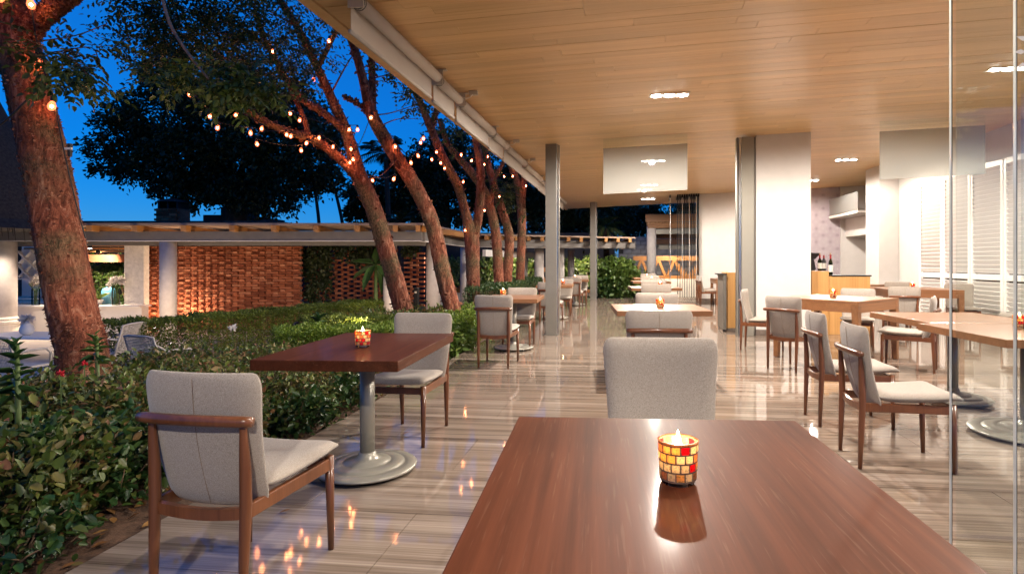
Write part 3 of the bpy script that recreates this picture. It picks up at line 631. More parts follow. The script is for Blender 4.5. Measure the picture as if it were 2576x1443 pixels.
spot('pavilion_lamp', 'spotlight shining on the ivy behind the counter', cw(px(262, 16.6), 16.4, 1.5), cw(px(275, 17.9), 17.9, .6), 160, R(110), (1, .85, .62))
spot('pavilion_lamp', 'downlight inside the pavilion near the left column', cw(px(95, 14.2), 13.1, 1.62), cw(px(95, 14), 13.1, PZ), 50, R(150), (1, .80, .62))
spot('pavilion_lamp', 'downlight under the beam by the corner columns', cw(px(1120, 17), 16.6, 1.66), cw(px(1120, 17), 16.4, PZ), 170, R(150), (1, .78, .62))
spot('pavilion_lamp', 'downlight under the far beam between the slim columns', cw(px(1285, 22), 22.9, 1.60), cw(px(1280, 22), 24.3, .2), 130, R(160), (1, .78, .60))
spot('pavilion_lamp', 'downlight under the far beam close to the grey post', cw(px(1470, 22), 22.9, 1.60), cw(px(1470, 22), 24.3, .2), 110, R(160), (1, .78, .60))
for k, (u_, d_, tu, td, tz, pw, w) in enumerate(((430, 12.2, 420, 13.6, 1.4, 60, 'in front of the column at the brick wall'), (700, 12.8, 690, 13.6, 1.7, 60, 'behind the long hedge at the brick wall'), (190, 11.6, 170, 14.6, .8, 45, 'behind the big trunk facing the counter'), (745, 8.6, 640, 11.5, .2, 60, 'in the bed facing the long clipped hedge'), (900, 7.9, 950, 11., .8, 22, 'in the bed facing the leaning trunks'), (1000, 12.6, 985, 14.5, 1.5, 45, 'behind the leaning trunk facing the beam'), (475, 3.5, 150, 4.5, 1.8, 38, 'behind the nearest chair lighting the big peeling trunk'))):
    q = at(u_, 700, d_); q.z = gz(q.x, q.y)+(.10 if d_ > 9 else .42 if d_ > 5 else .60); e = at(tu, 700, td); e.z = tz
    spot('added_fill_lamp', 'added warm fill spotlight '+w, q, e, pw*1.5, R(75 if d_ < 5 else 150), (1, .74, .50) if d_ > 5 else (1, .62, .42))  # lamps added among the beds to warm the pavilion, hedge and trunks
# ---- timber truss fence behind, with block wall
def truss(x0, x1, d, zlow, zhigh, label, name='timber_truss', n_=6):
    t = thing(name, label, 'timber fence', cw((x0+x1)/2, d, PZ), PHI); Wd = x1-x0
    MB().box((0, 0, zhigh-PZ), (Wd, .12, .20)).build('top_chord', 'pergola_wood', t, bevel=.006)
    MB().box((0, 0, zlow-PZ-.06), (Wd, .12, .14)).build('bottom_chord', 'pergola_wood', t, bevel=.006)
    MB().box((0, .02, (zlow-PZ-.13)/2), (Wd, .25, zlow-PZ-.13)).build('low_wall', 'warm_white', t)
    for k in range(n_):
        xa = -Wd/2+Wd*k/n_; xb = xa+Wd/n_/2
        for p, q in (((xa+.05, zlow), (xb-.03, zhigh-.1)), ((xb+.03, zhigh-.1), (xa+Wd/n_-.05, zlow))): MB().bar((p[0], .005, p[1]-PZ), (q[0], .005, q[1]-PZ), .11, .17, up=(0, 1, 0)).build('brace', 'pergola_wood', t)
    return t
truss(px(1592, 25), px(1800, 25), 25., .66, 1.42, 'pale timber V-braced truss fence behind the far tables', n_=5)
truss(px(1095, 24.5), px(1560, 24.5), 24.3, .10, .95, 'vine-hung timber truss fence behind the slim columns', n_=8)
truss(px(150, 18.2), px(330, 18.2), 18.2, -.1, 1.05, 'timber truss fence behind the pavilion counter', n_=3)
t = thing('block_wall', 'grey concrete block wall behind the timber truss', 'block wall', cw(px(1690, 27), 27, PZ), PHI)
BK = MB().box((0, 0, 0), (.385, .14, .185)).mesh('block'); BK.materials.append(MAT['block_grey'])
for r_ in range(15):
    for k in range(12):
        o = link(bpy.data.objects.new('block', BK)); o.parent = t; o.location = (-2.3+k*.4+(.2 if r_ % 2 else 0), random.uniform(-.008, .008), .1+r_*.2)
MB().box((0, .10, 1.5), (5.0, .14, 3.0)).build('mortar_core', 'concrete_dark', t)
t = thing('boundary_wall', 'dark boundary wall behind the vine-hung fence', 'wall', cw(px(1200, 27), 27.5, PZ), PHI)
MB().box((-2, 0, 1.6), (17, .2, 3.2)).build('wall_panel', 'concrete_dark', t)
# ---- timber pergola at the far end
t = thing('far_pergola', 'timber pergola with stacked fascia boards beyond the folded glass', 'pergola', (2.3, 22.6, 0))
for k, (yy, zz, xx) in enumerate(((22.2, 2.93, .78), (23.6, 2.36, .98))):
    for j, (dz, dy, hh) in enumerate(((.0, 0, .30), (-.20, .05, .06), (-.27, .10, .06), (-.34, .15, .06))):
        MB().box((xx+2.6+j*.03, yy+dy, zz+dz), (5.2, .08, hh)).build('fascia_board', 'pergola_wood', t, world=True, bevel=.004)
    MB().box((xx+2.75, yy+.35, zz-.48), (4.9, .14, .22)).build('steel_beam', 'steel_grey', t, world=True)
    MB().box((xx+2.6, yy+1.2, zz+.10), (5.1, 2.0, .06)).build('deck', 'pergola_wood', t, world=True)
MB().lathe([(.19, 0), (.18, 2.62)], 20, (1.02, 22.5, 0)).build('column', 'stucco', t, world=True, smooth=True)
MB().box((1.02, 22.5, 2.66), (.34, .34, .06)).build('cap', 'steel_grey', t, world=True)
spot('pergola_lamp', 'downlight under the far timber pergola', (2.1, 24.2, 2.2), (1.9, 24.9, 0), 260, R(160), (1, .82, .62))
spot('bush_lamp', 'ground spotlight in front of the leafy bush at the terrace end', (-.15, 20.35, .05), (-.3, 21.2, .9), 40, R(130), (1, .85, .62))
# ================================================================== FURNITURE
def pad(rows, widths, thick, nx=12, corner=.35, bow=0., dish=0., edge=4.):
    """upholstered pad: rows = list of (y, z) along the length (smoothed), widths per row; closed mesh"""
    m_ = MB(); ny = len(rows); nv = nx+1; tops = []; bots = []
    for j in range(ny):
        a = Vector((0, *rows[max(j-1, 0)])); b_ = Vector((0, *rows[min(j+1, ny-1)])); t_ = (b_-a).normalized(); nrm = Vector((0, -t_.z, t_.y)); tt = 2*j/(ny-1)-1
        et = (1-abs(tt)**edge)**.5 if abs(tt) < 1 else 0.
        for i in range(nv):
            s_ = 2*i/nx-1; es = (1-abs(s_)**edge)**.5 if abs(s_) < 1 else 0.
            q = max(0, (abs(tt)-(1-corner*.45))/(corner*.45)); hw = widths[j]/2-corner*.18*widths[j]/2*(q**2.2)
            p = Vector((s_*hw, rows[j][0], rows[j][1])); hgt = thick/2*max(.18, min(es, et)); cup = nrm*(bow*(s_**2)+0.)
            if abs(tt) == 1 or abs(s_) == 1: hgt = thick*.10
            tops.append(p+nrm*hgt+cup); bots.append(p-nrm*hgt+cup)
    N_ = len(tops); fs = []
    g = lambda j, i: j*nv+i
    for j in range(ny-1):
        for i in range(nx): fs += [(g(j, i), g(j, i+1), g(j+1, i+1), g(j+1, i)), (N_+g(j, i), N_+g(j+1, i), N_+g(j+1, i+1), N_+g(j, i+1))]
    ring = [g(0, i) for i in range(nx+1)]+[g(j, nx) for j in range(1, ny)]+[g(ny-1, i) for i in range(nx-1, -1, -1)]+[g(j, 0) for j in range(ny-2, 0, -1)]
    for k in range(len(ring)):
        a, b_ = ring[k], ring[(k+1) % len(ring)]; fs.append((a, N_+a, N_+b_, b_))
    return m_.add(tops+bots, fs)
def interp(a, b, k): return [(a[i]+(b[i]-a[i])*k) for i in range(len(a))]
def make_chair():
    t = thing('dining_chair', 'x', 'chair')
    # backrest leaning from the seat up past the rail; local facing is +y
    n_ = 15; rows = []; wd = []
    for k in range(n_):
        q = k/(n_-1); z = .352+.503*q; y = -.172-.095*q-.02*math.sin(q*math.pi); rows.append((y, z)); wd.append(.405+.07*q)
    bk = pad(rows, wd, .050, 14, corner=.5, bow=-.024, edge=7).build('backrest', 'fabric', t, smooth=True)
    sb = bk.modifiers.new('sub', 'SUBSURF'); sb.levels = 1; sb.render_levels = 1
    def rear(q, s_, o_):
        j = q*(n_-1); i0 = min(int(j), n_-2); f_ = j-i0; yy, zz = [rows[i0][c]*(1-f_)+rows[i0+1][c]*f_ for c in (0, 1)]; return (s_*(wd[i0]/2), yy-.0252-o_+.024*s_*s_, zz)
    sm_ = MB().tube([rear(.04+.92*k/12, 0, .0004) for k in range(13)], .0011, 4).build('seam', 'twig', bk)
    rows = []; wd = []
    for k in range(13):
        q = k/12; y = -.165+.46*q; z = .425+.02*math.sin(q*math.pi*.5)-.012*math.sin(q*math.pi)+(-.02 if k == 12 else 0); rows.append((y, z)); wd.append(.40+.05*min(1, q*1.5))
    st = pad(rows, wd, .062, 14, corner=.4, bow=.008, edge=6).build('seat', 'fabric', t, smooth=True)
    sb = st.modifiers.new('sub', 'SUBSURF'); sb.levels = 1; sb.render_levels = 1
    for s_ in (-1, 1):
        MB().tube([(s_*.176, -.268, 0), (s_*.178, -.262, .20), (s_*.180, -.255, .40), (s_*.180, -.258, .53), (s_*.180, -.268, .665), (s_*.180, -.270, .688)], [.0125, .017, .0205, .0195, .0125, .012], 12).build('leg', 'chair_wood', t, smooth=True)
        MB().tube([(s_*.197, .248, 0), (s_*.196, .243, .20), (s_*.194, .238, .405)], [.0125, .0165, .0195], 12).build('leg', 'chair_wood', t, smooth=True)
        MB().bar((s_*.181, -.250, .372), (s_*.194, .238, .372), .022, .052).build('side_apron', 'chair_wood', t, bevel=.004)
    MB().bar((-.19, .238, .372), (.19, .238, .372), .02, .045).build('front_apron', 'chair_wood', t, bevel=.004)
    m_ = MB(); pts = [(-.178+.356*k/8, -.250-.010*math.sin(k/8*math.pi), .368-.010*math.sin(k/8*math.pi)) for k in range(9)]
    for k in range(8): m_.bar(pts[k], pts[k+1], .020, .040)
    m_.build('rear_apron', 'chair_wood', t)
    pts = [(-.222+.444*k/14, -.276-.034*math.sin(k/14*math.pi), .692+.006*math.sin(k/14*math.pi)) for k in range(15)]
    rl = MB().tube(pts, [.017 if k in (0, 14) else .0195 for k in range(15)], 12).build('crest_rail', 'chair_wood', t, smooth=True)
    m_ = MB(); [m_.lathe([(.0125, .0005), (.0125, .006)], 10, p) for p in ((-.176, -.268, 0), (.176, -.268, 0), (-.197, .248, 0), (.197, .248, 0))]
    m_.build('glide', 'rubber', t)
    return t
chair0 = make_chair(); used = []
def chair(x, y, face, label, sx=1., sz=1., group='upholstered dining chairs'):
    """x, y = middle of the chair's base; face = angle (deg, ccw from +y) the sitter looks to"""
    o = chair0 if not used else copy_tree(chair0); used.append(o)
    o.location = (x, y, .0015); o.rotation_euler = (0, 0, R(face)); o.scale = (sx, 1, sz); o['label'] = label; o['group'] = group; return o
# left row (garden edge)
chair(-1.475, 2.13, -3, 'nearest chair at bottom left seen from behind, beside the bushes')
chair(-1.535, 3.99, 178, 'chair facing us on the far side of the nearest garden-edge table')
chair(-1.54, 6.90, 0, 'chair seen from behind at the second garden-edge table, with a candle behind it')
chair(-1.56, 8.42, 180, 'chair facing us across the second garden-edge table')
chair(-1.475, 11.44, -2, 'chair seen from behind just behind the near grey post')
chair(-1.43, 13.15, 180, 'chair facing us right behind the near grey post')
chair(-1.37, 15.58, -3, 'farthest chair seen from behind in the garden-edge row')
chair(-1.33, 17.0, 180, 'farthest chair facing us in the garden-edge row, by the far post')
# middle row
SW = 1.17
chair(.175, 2.53, 182, 'big chair facing us right across the nearest table', SW, 1.03, 'wide chairs of the middle row')
chair(.26, 4.93, 3, 'chair seen from behind at the second table of the middle row', SW, 1, 'wide chairs of the middle row')
chair(.40, 7.12, 180, 'chair facing us across the second table of the middle row', SW, 1, 'wide chairs of the middle row')
chair(.54, 10.55, 2, 'chair seen from behind at the third table of the middle row', SW, 1, 'wide chairs of the middle row')
chair(.62, 12.40, 180, 'chair facing us across the third table of the middle row', SW, 1, 'wide chairs of the middle row')
chair(.67, 14.10, 2, 'chair seen from behind at the fourth table of the middle row', SW, 1, 'wide chairs of the middle row')
chair(.72, 16.85, 180, 'chair facing us across the fourth table of the middle row', SW, 1, 'wide chairs of the middle row')
chair(.80, 19.75, 180, 'last chair of the middle row, facing us at the far end', SW, 1, 'wide chairs of the middle row')
# right side
chair(1.68, 3.80, -92, 'nearest chair at right, in profile, its seat crossed by the glass edge')
chair(1.73, 4.70, -90, 'second chair in profile at right, just behind the nearest one')
chair(1.98, 7.02, -46, 'chair seen from behind at the square oak table right of the middle')
chair(1.94, 8.42, -112, 'chair turned to the right in front of the grey jamb and pillar')
chair(3.28, 7.10, 60, 'chair with its back to the right, facing the square oak table')
chair(3.34, 8.72, 158, 'chair facing us behind the square oak table, in front of the desk')
chair(4.46, 9.90, -12, 'chair seen from behind at the table before the shutters')
chair(5.95, 10.90, 165, 'chair facing us at the table before the shutters, seen through glass')
chair(6.02, 9.35, 97, 'chair in profile facing left before the shutters, seen through glass')
chair(5.32, 12.0, 150, 'small far chair turned away at the first shutter panel')
chair(4.28, 11.9, -60, 'small far chair with a dark back at the table right of the desk')
chair(5.15, 13.4, 170, 'small far chair facing us in front of the white pier')
chair(4.30, 15.4, 170, 'farthest chair, its top showing above the black desk top')
chair(2.42, 17.62, -90, 'pale chair in profile by the white wall, farther of two')
chair(2.42, 16.95, -90, 'pale chair in profile by the white wall, nearer of two')
# tables
def table_ped(x, y, w, d, rz, label, topm, base_r=.285, h=.75, group='pedestal tables'):
    t = thing('pedestal_table', label, 'table', (x, y, 0), R(rz), group)
    MB().box((0, 0, h-.0275), (w, d, .055)).build('tabletop', topm, t, bevel=.004)
    MB().box((0, 0, h-.062), (.34, .34, .012)).build('mounting_plate', 'steel_grey', t)
    MB().lathe([(.043, .05), (.043, h-.068)], 20).build('pole', 'base_paint', t, smooth=True)
    r = base_r
    b_ = MB().lathe([(r, .022), (r+.004, .030), (r-.004, .038), (r*.78, .046), (r*.765, .040), (r*.74, .050), (r*.50, .060), (r*.485, .054), (r*.46, .064), (r*.30, .072), (.060, .082), (.052, .105), (.044, .115)], 40).build('base', 'base_paint', t, smooth=True)
    m_ = MB()
    for k in range(4): a = math.pi/4+k*math.pi/2; m_.lathe([(.018, 0), (.018, .024)], 10, (r*.8*math.cos(a), r*.8*math.sin(a), .001))
    m_.build('glide', 'rubber', t)
    return t
table_ped(.125, 1.256, .865, 1.15, 3, 'nearest dark brown table filling the bottom of the picture', 'table_dark')
table_ped(-1.53, 3.29, .76, 1.12, 3, 'dark brown pedestal table nearest the garden edge', 'table_dark')
table_ped(-1.585, 8.12, .78, 1.06, 3, 'second oak pedestal table along the garden edge', 'table_oak')
table_ped(-1.53, 12.65, .78, 1.06, 3, 'third oak pedestal table along the garden edge, behind the near post', 'table_oak')
table_ped(-1.43, 16.65, .78, 1.06, 3, 'farthest oak pedestal table along the garden edge', 'table_oak')
table_ped(.36, 6.37, .97, .95, 5, 'second table of the middle row, oak edged, behind the big chair', 'table_oak')
table_ped(.58, 11.60, .97, .90, 4, 'third table of the middle row', 'table_oak')
table_ped(.66, 15.30, .97, .90, 4, 'fourth table of the middle row', 'table_oak')
table_ped(.72, 18.70, .97, .90, 4, 'last small table of the middle row at the far end', 'table_oak')
table_ped(2.87, 4.46, .98, 1.0, 3, 'oak pedestal table at right, cut by the glass pane', 'table_oak', .36)
table_ped(2.93, 5.52, .98, 1.02, 3, 'oak pedestal table pushed against the back of the right-hand one', 'table_oak', .30)
def table_leg(x, y, w, d, rz, label, h=.77):
    t = thing('four_leg_table', label, 'table', (x, y, 0), R(rz), 'four-legged oak tables')
    MB().box((0, 0, h-.015), (w, d, .03)).build('tabletop', 'table_oak', t, bevel=.003)
    for sx in (-1, 1):
        MB().box((sx*(w/2-.02), 0, h-.085), (.034, d-.17, .108)).build('apron', 'table_oak', t)
        MB().box((0, sx*(d/2-.02), h-.085), (w-.17, .034, .108)).build('apron', 'table_oak', t)
        for sy in (-1, 1):
            m_ = MB(); a = .042; b_ = .030; cx_, cy_ = sx*(w/2-.043), sy*(d/2-.043)
            vs = [(cx_+i*b_+sx*(a-b_), cy_+j*b_+sy*(a-b_), .004) for i, j in ((-1, -1), (1, -1), (1, 1), (-1, 1))]+[(cx_+i*a, cy_+j*a, h-.0302) for i, j in ((-1, -1), (1, -1), (1, 1), (-1, 1))]
            m_.add(vs, ((0, 3, 2, 1), (4, 5, 6, 7), (0, 1, 5, 4), (1, 2, 6, 5), (2, 3, 7, 6), (3, 0, 4, 7))); m_.build('leg', 'table_oak', t, bevel=.002)
    return t
table_leg(2.72, 7.82, 1.10, 1.10, 44, 'square oak table set diagonally right of the middle row', .785)
table_leg(5.05, 10.72, 1.15, 1.05, -6, 'oak table with square legs in front of the shutters', .785)
table_leg(4.75, 12.75, 1.0, 1.0, 30, 'far oak table right of the desk', .785)
table_leg(3.02, 17.2, .9, 1.2, 0, 'small oak table by the white wall near the folded glass')
# ---- mosaic candle holders
def candle(x, y, z, label, detail):
    t = thing('candle_holder', label, 'candle', (x, y, z+.001), random.uniform(0, 6), 'mosaic glass candle holders'); n_ = 13; rows_ = 4; zr = [.012, .032, .052, .072, .091]
    rad = lambda zz: .0375+.0045*zz/.095
    sel = ('tile_amber', 'tile_cream', 'tile_red', 'tile_mottled', 'tile_amber', 'tile_cream', 'tile_red', 'tile_cream'); joined = {}
    for r_ in range(rows_):
        for k in range(n_):
            a0 = 2*math.pi*(k+.5*(r_ % 2)+.05)/n_; a1 = a0+2*math.pi*.86/n_; z0, z1 = zr[r_]+.0017, zr[r_+1]-.0017; vs = []
            for rr_ in (0, .003):
                for aa, zz in ((a0, z0), (a1, z0), (a1, z1), (a0, z1)): q = rad(zz)+rr_; vs.append((q*math.cos(aa), q*math.sin(aa), zz))
            mm_ = random.choice(sel); tgt = MB() if detail else joined.setdefault(mm_, MB())
            tgt.add(vs, ((0, 3, 2, 1), (4, 5, 6, 7), (0, 1, 5, 4), (1, 2, 6, 5), (2, 3, 7, 6), (3, 0, 4, 7)))
            if detail: tgt.build('glass_tile', mm_, t)
    for mm_, tgt in joined.items(): tgt.build('glass_tiles', mm_, t, kind='stuff')
    gm = MB()
    for zz in zr:
        q = rad(zz); gm.lathe([(q+.0002, zz-.0018), (q+.0026, zz-.0018), (q+.0026, zz+.0018), (q+.0002, zz+.0018), (q+.0002, zz-.0018)], 26, caps=False)
    for r_ in range(rows_):
        for k in range(n_):
            a = 2*math.pi*(k+.5*(r_ % 2))/n_; q = rad((zr[r_]+zr[r_+1])/2)+.0012; gm.bar((q*math.cos(a), q*math.sin(a), zr[r_]), (q*math.cos(a), q*math.sin(a), zr[r_+1]), .0034, .0028, up=(math.cos(a), math.sin(a), 0))
    gm.build('grout', 'mortar', t)
    MB().lathe([(.034, .0), (.037, .003), (.037, .012)], 26).build('glass_foot', 'bulb_glass', t)
    MB().lathe([(rad(.093)+.003, .0905), (rad(.095)+.004, .0945), (rad(.095), .096), (rad(.093)-.001, .0925)], 26, caps=False).build('rim', 'tile_mottled', t, smooth=True)
    MB().lathe([(.022, .004), (.023, .050), (.022, .052), (.002, .051)], 20).build('wax', 'wax', t)
    fz = .052; MB().lathe([(.001, fz+.004), (.006, fz+.010), (.010, fz+.022), (.0075, fz+.038), (.003, fz+.054), (.0003, fz+.064)], 12).build('flame', 'flame', t, smooth=True)
    MB().lathe([(.001, fz-.002), (.001, fz+.008)], 5).build('wick', 'rubber', t)
    return t
p = onz(1705, 1212, .75); candle(p.x, p.y, .75, 'large mosaic candle holder with a bright flame on the nearest table', True)
p = onz(912, 872, .75); candle(p.x, p.y, .75, 'mosaic candle holder on the dark table nearest the garden edge', True)
candle(2.93, 4.64, .75, 'mosaic candle holder on the right-hand oak table behind glass', True)
p = onz(1660, 774, .75); candle(p.x, p.y, .75, 'mosaic candle holder on the second table of the middle row', False)
candle(-1.76, 8.22, .75, 'mosaic candle holder on the second garden-edge table', False); candle(-1.37, 12.7, .75, 'tiny mosaic candle holder beside the near post', False); candle(-1.45, 16.7, .75, 'tiny mosaic candle holder on the farthest garden-edge table', False)
candle(.70, 11.6, .75, 'mosaic candle holder on the third table of the middle row', False); candle(.70, 15.3, .75, 'small mosaic candle holder on the fourth table of the middle row', False); candle(.70, 18.7, .75, 'tiny mosaic candle holder on the last table of the middle row', False)
candle(2.66, 7.72, .785, 'mosaic candle holder on the diagonal square oak table', False); candle(4.98, 10.62, .785, 'mosaic candle holder on the table before the shutters', False); candle(4.30, 12.55, .785, 'small mosaic candle holder on the far table right of the desk', False)
# ---- service desk, till and bottles
t = thing('service_desk', 'honey oak service desk with black top behind the white pillar', 'desk', (3.70, 10.75, 0), R(8))
MB().box((.10, -.08, .50), (.72, .60, 1.0)).build('body', 'desk_oak', t, bevel=.004)
MB().box((-.42, .0, .545), (.30, .78, 1.09)).build('raised_block', 'desk_oak', t, bevel=.004)
MB().box((.13, -.08, 1.012), (.70, .62, .022)).build('black_top', 'black_plastic', t, bevel=.003)
MB().box((.0, .0, .03), (.98, .60, .06)).build('plinth', 'baseboard', t)
t = thing('till_terminal', 'black touchscreen till standing on the oak desk', 'till', (3.30, 10.80, 1.092), R(20))
MB().box((0, .02, .008), (.17, .16, .016)).build('foot', 'black_plastic', t, bevel=.003)
MB().box((0, -.02, .12), (.20, .03, .21), M=Matrix.Rotation(R(-18), 3, 'X')).build('customer_display', 'black_plastic', t, bevel=.004)
MB().box((.02, .05, .13), (.05, .05, .22)).build('arm', 'black_plastic', t)
MB().box((.05, .02, .265), (.30, .025, .18), M=Matrix.Rotation(R(58), 3, 'X')).build('screen', 'black_plastic', t, bevel=.004)
def bottle(x, y, z, label, h=.30, dark=False, cork=True):
    t = thing('wine_bottle', label, 'bottle', (x, y, z+.001), 0, 'wine bottles on the desk')
    MB().lathe([(.034, 0), (.0365, .006), (.0365, h*.56), (.033, h*.64), (.017, h*.74), (.0140, h*.80), (.0140, h*.97)], 18).build('glass', 'black_plastic' if dark else 'bottle_glass', t, smooth=True)
    MB().lathe([(.0148, h*.78), (.0148, h*.955), (.0155, h*.96), (.0155, h*.98), (.012, h*.985)], 14).build('capsule', 'red_foil', t)
    MB().lathe([(.0369, h*.14), (.0369, h*.48)], 18, caps=False).build('label_paper', 'paper', t)
    if cork: MB().lathe([(.0105, h*.985), (.0105, h*1.07)], 10).build('cork', 'cork', t)
bottle(3.445, 10.66, 1.09, 'corked green wine bottle beside the till, left of three', .29); bottle(3.53, 10.71, 1.09, 'dark red wine bottle in the middle of three, without cork', .285, True, False); bottle(3.60, 10.58, 1.022, 'tall corked green wine bottle, right of three', .36)
# host stand left of the jamb
t = thing('host_stand', 'oak host stand with dark ribbed side beside the grey jamb', 'host stand', (1.92, 10.82, 0))
MB().box((.04, .05, .56), (.30, .50, 1.0)).build('body', 'desk_oak', t, bevel=.004); MB().box((-.15, .0, .53), (.06, .62, .98)).build('side_panel', 'steel_grey', t, bevel=.004)
MB().box((0, .05, .03), (.34, .5, .06)).build('plinth', 'baseboard', t); MB().box((-.17, 0, 1.03), (.12, .64, .02)).build('dark_cap', 'black_plastic', t)
MB().box((.05, .0, 1.066), (.16, .22, .012)).build('menu_card', 'paper', t)
t = thing('wall_lamp', 'glowing orange wall lamp half hidden by the pillar', 'wall lamp', (5.28, 18.45, 2.86))
MB().lathe([(.02, -.46), (.12, -.30), (.16, -.05), (.15, .16), (.10, .24)], 18).build('shade', 'sconce', t, smooth=True); MB().box((0, .10, 0), (.06, .12, .10)).build('bracket', 'white_paint', t)
# ================================================================== GARDEN FURNITURE
def wicker_chair(c, rz, label, arms=True):
    t = thing('wicker_chair', label, 'wicker chair', c, rz, 'white wicker garden chairs'); w = .50
    m_ = MB(); pos = lambda q, s_: Vector((s_*w/2*(1-.0*q), -.22-.13*q-.03*(1-s_*s_), .42+.44*q))
    for k in range(27): s_ = -1+2*k/26; m_.tube([pos(q/6, s_) for q in range(7)], .0042, 4, cap=False)
    for k in range(22): q = k/21; m_.tube([pos(q, -1+2*i/10)+Vector((0, -.004, 0)) for i in range(11)], .0042, 4, cap=False)
    m_.build('woven_back', 'wicker', t, kind='stuff')
    MB().tube([pos(0, -1), pos(.5, -1), pos(1, -1), pos(1.03, -.5), pos(1.035, 0), pos(1.03, .5), pos(1, 1), pos(.5, 1), pos(0, 1)], .014, 8).build('back_frame', 'wicker', t, smooth=True)
    MB().box((0, .02, .42), (w, .50, .035)).build('seat', 'wicker', t, bevel=.01)
    for sx in (-1, 1):
        MB().tube([(sx*.24, -.24, 0), (sx*.245, -.22, .42)], .016, 8).build('leg', 'wicker', t); MB().tube([(sx*.24, .25, 0), (sx*.245, .24, .42)], .016, 8).build('leg', 'wicker', t)
        if arms: MB().tube([(sx*.25, -.27, .64), (sx*.285, -.05, .66), (sx*.285, .15, .65), (sx*.26, .24, .58), (sx*.25, .24, .40)], .014, 8).build('armrest', 'wicker', t, smooth=True)
    return t
for (u_, v_, d_, rz, lb) in ((40, 838, 7.4, R(4), 'white wicker armchair at far left in front of the garden table'), (282, 812, 8.6, R(98), 'white wicker chair in profile just right of the big peeling trunk'), (412, 836, 7.4, R(-10), 'white wicker chair back rising behind the bushes')):
    d_ = (CH+.59-.87)*F/(v_-HOR); p = at(u_, v_, d_); wicker_chair((p.x, p.y, -.595), rz, lb)
p = at(95, 842, 11.0); t = thing('garden_table', 'white garden table beside the big peeling trunk', 'garden table', (p.x, p.y, -.595))
zt = p.z+.595-.01; MB().box((0, 0, zt), (2.0, .9, .035)).build('tabletop', 'white_lacquer', t, bevel=.008)
for sx in (-.9, .9):
    for sy in (-.38, .38): MB().box((sx, sy, (zt-.02)/2), (.06, .06, zt-.02)).build('leg', 'white_lacquer', t)
def blossom(t, c, r, n_, name='blossom', mt='petal'):
    P = []; D = []
    for k in range(n_):
        v = Vector((random.gauss(0, 1), random.gauss(0, 1), random.gauss(.3, .8))).normalized(); P.append(c); D.append(v)
    P = np.array(P, float); D = np.array(D, float); V, Fq = leaves(P, D, unit(RNG.normal(size=D.shape)), np.full(n_, r)*RNG.uniform(.8, 1.1, n_), np.full(n_, r*.5))
    return mobj(name, np_mesh(name, V, Fq), mt, t)
t = thing('small_vase', 'small white ball vase with a white flower on the garden table', 'vase', (p.x-.12, p.y-.1, -.595+zt+.018))
MB().lathe([(.05, 0), (.10, .05), (.115, .11), (.09, .18), (.035, .24), (.04, .27)], 20).build('body', 'ceramic', t, smooth=True); blossom(t, (0, 0, .30), .15, 34)
def flower_vase(u_, v_, d_, label):
    p = at(u_, v_, d_); t = thing('flower_vase', label, 'vase', (p.x, p.y, PZ+.711), group='tall glass flower vases')
    MB().lathe([(.085, 0), (.085, .42)], 24, caps=False).build('glass', 'vase_glass', t, smooth=True); MB().lathe([(.001, .01), (.08, .01)], 20, caps=False).build('glass_bottom', 'vase_glass', t)
    m_ = MB()
    for k in range(16): a = random.uniform(0, 6.28); m_.tube([(random.uniform(-.05, .05), random.uniform(-.05, .05), .02), (.03*math.cos(a), .03*math.sin(a), .36), (.14*math.cos(a), .14*math.sin(a), .56)], .006, 4)
    m_.build('stems', 'stem_green', t, kind='stuff')
    for k in range(20):
        a = random.uniform(0, 6.28); r = random.uniform(.0, .21); blossom(t, (r*math.cos(a), r*math.sin(a), .60+random.uniform(-.06, .13)-r*.25), .085, 26)
flower_vase(90, 768, 14.5, 'tall glass vase of white flowers left of the big trunk on the counter'); flower_vase(291, 762, 14.5, 'tall glass vase of white flowers right of the big trunk on the counter')
t = thing('counter_fridge', 'low steel cabinet on the pavilion counter at far left', 'cabinet', cw(px(80, 15.3), 15.3, PZ+.0), PHI)
MB().box((0, 0, .45), (1.5, .5, .90)).build('body', 'steel_bright', t, bevel=.01); MB().box((.1, -.256, .84), (.6, .012, .02)).build('handle', 'white_lacquer', t)
t = thing('water_jug', 'blue water jug on the counter behind the right flower vase', 'jug', cw(px(288, 15.4), 15.2, PZ+.70))
plain('blue_plastic', (.10, .33, .50), .3); MB().lathe([(.12, -.7), (.12, 0), (.15, .01), (.16, .30), (.13, .40), (.05, .44)], 18).build('body', 'blue_plastic', t, smooth=True)
t = thing('white_planter', 'white planter with blade leaves on the counter behind the trunk', 'planter', cw(px(248, 14.7), 14.65, PZ+.711))
MB().lathe([(.09, 0), (.13, .12), (.135, .13)], 18).build('pot', 'ceramic', t)
n_ = 14; a = RNG.uniform(0, 6.28, n_); D = np.stack([np.cos(a)*.6, np.sin(a)*.6, np.ones(n_)*.8], 1); V, Fq = leaves(np.tile([0, 0, .12], (n_, 1)).astype(float), D, np.tile([0, 0, 1.], (n_, 1)), np.full(n_, .32), np.full(n_, .04), .4); mobj('blades', np_mesh('blades', V, Fq), 'leaf_ivy', t)
p = cw(px(990, 14.3), 14.0, PZ); p = at(1000, 760, 14.2)
t = thing('bollard_light', 'dark bollard light beside the corner brick screen', 'bollard', cw(px(1052, 15.9), 15.7, PZ)); MB().box((0, 0, .55), (.12, .12, 1.1)).build('shaft', 'black_steel', t, bevel=.01); MB().box((0, -.062, .98), (.06, .006, .05)).build('label_plate', 'paper', t)
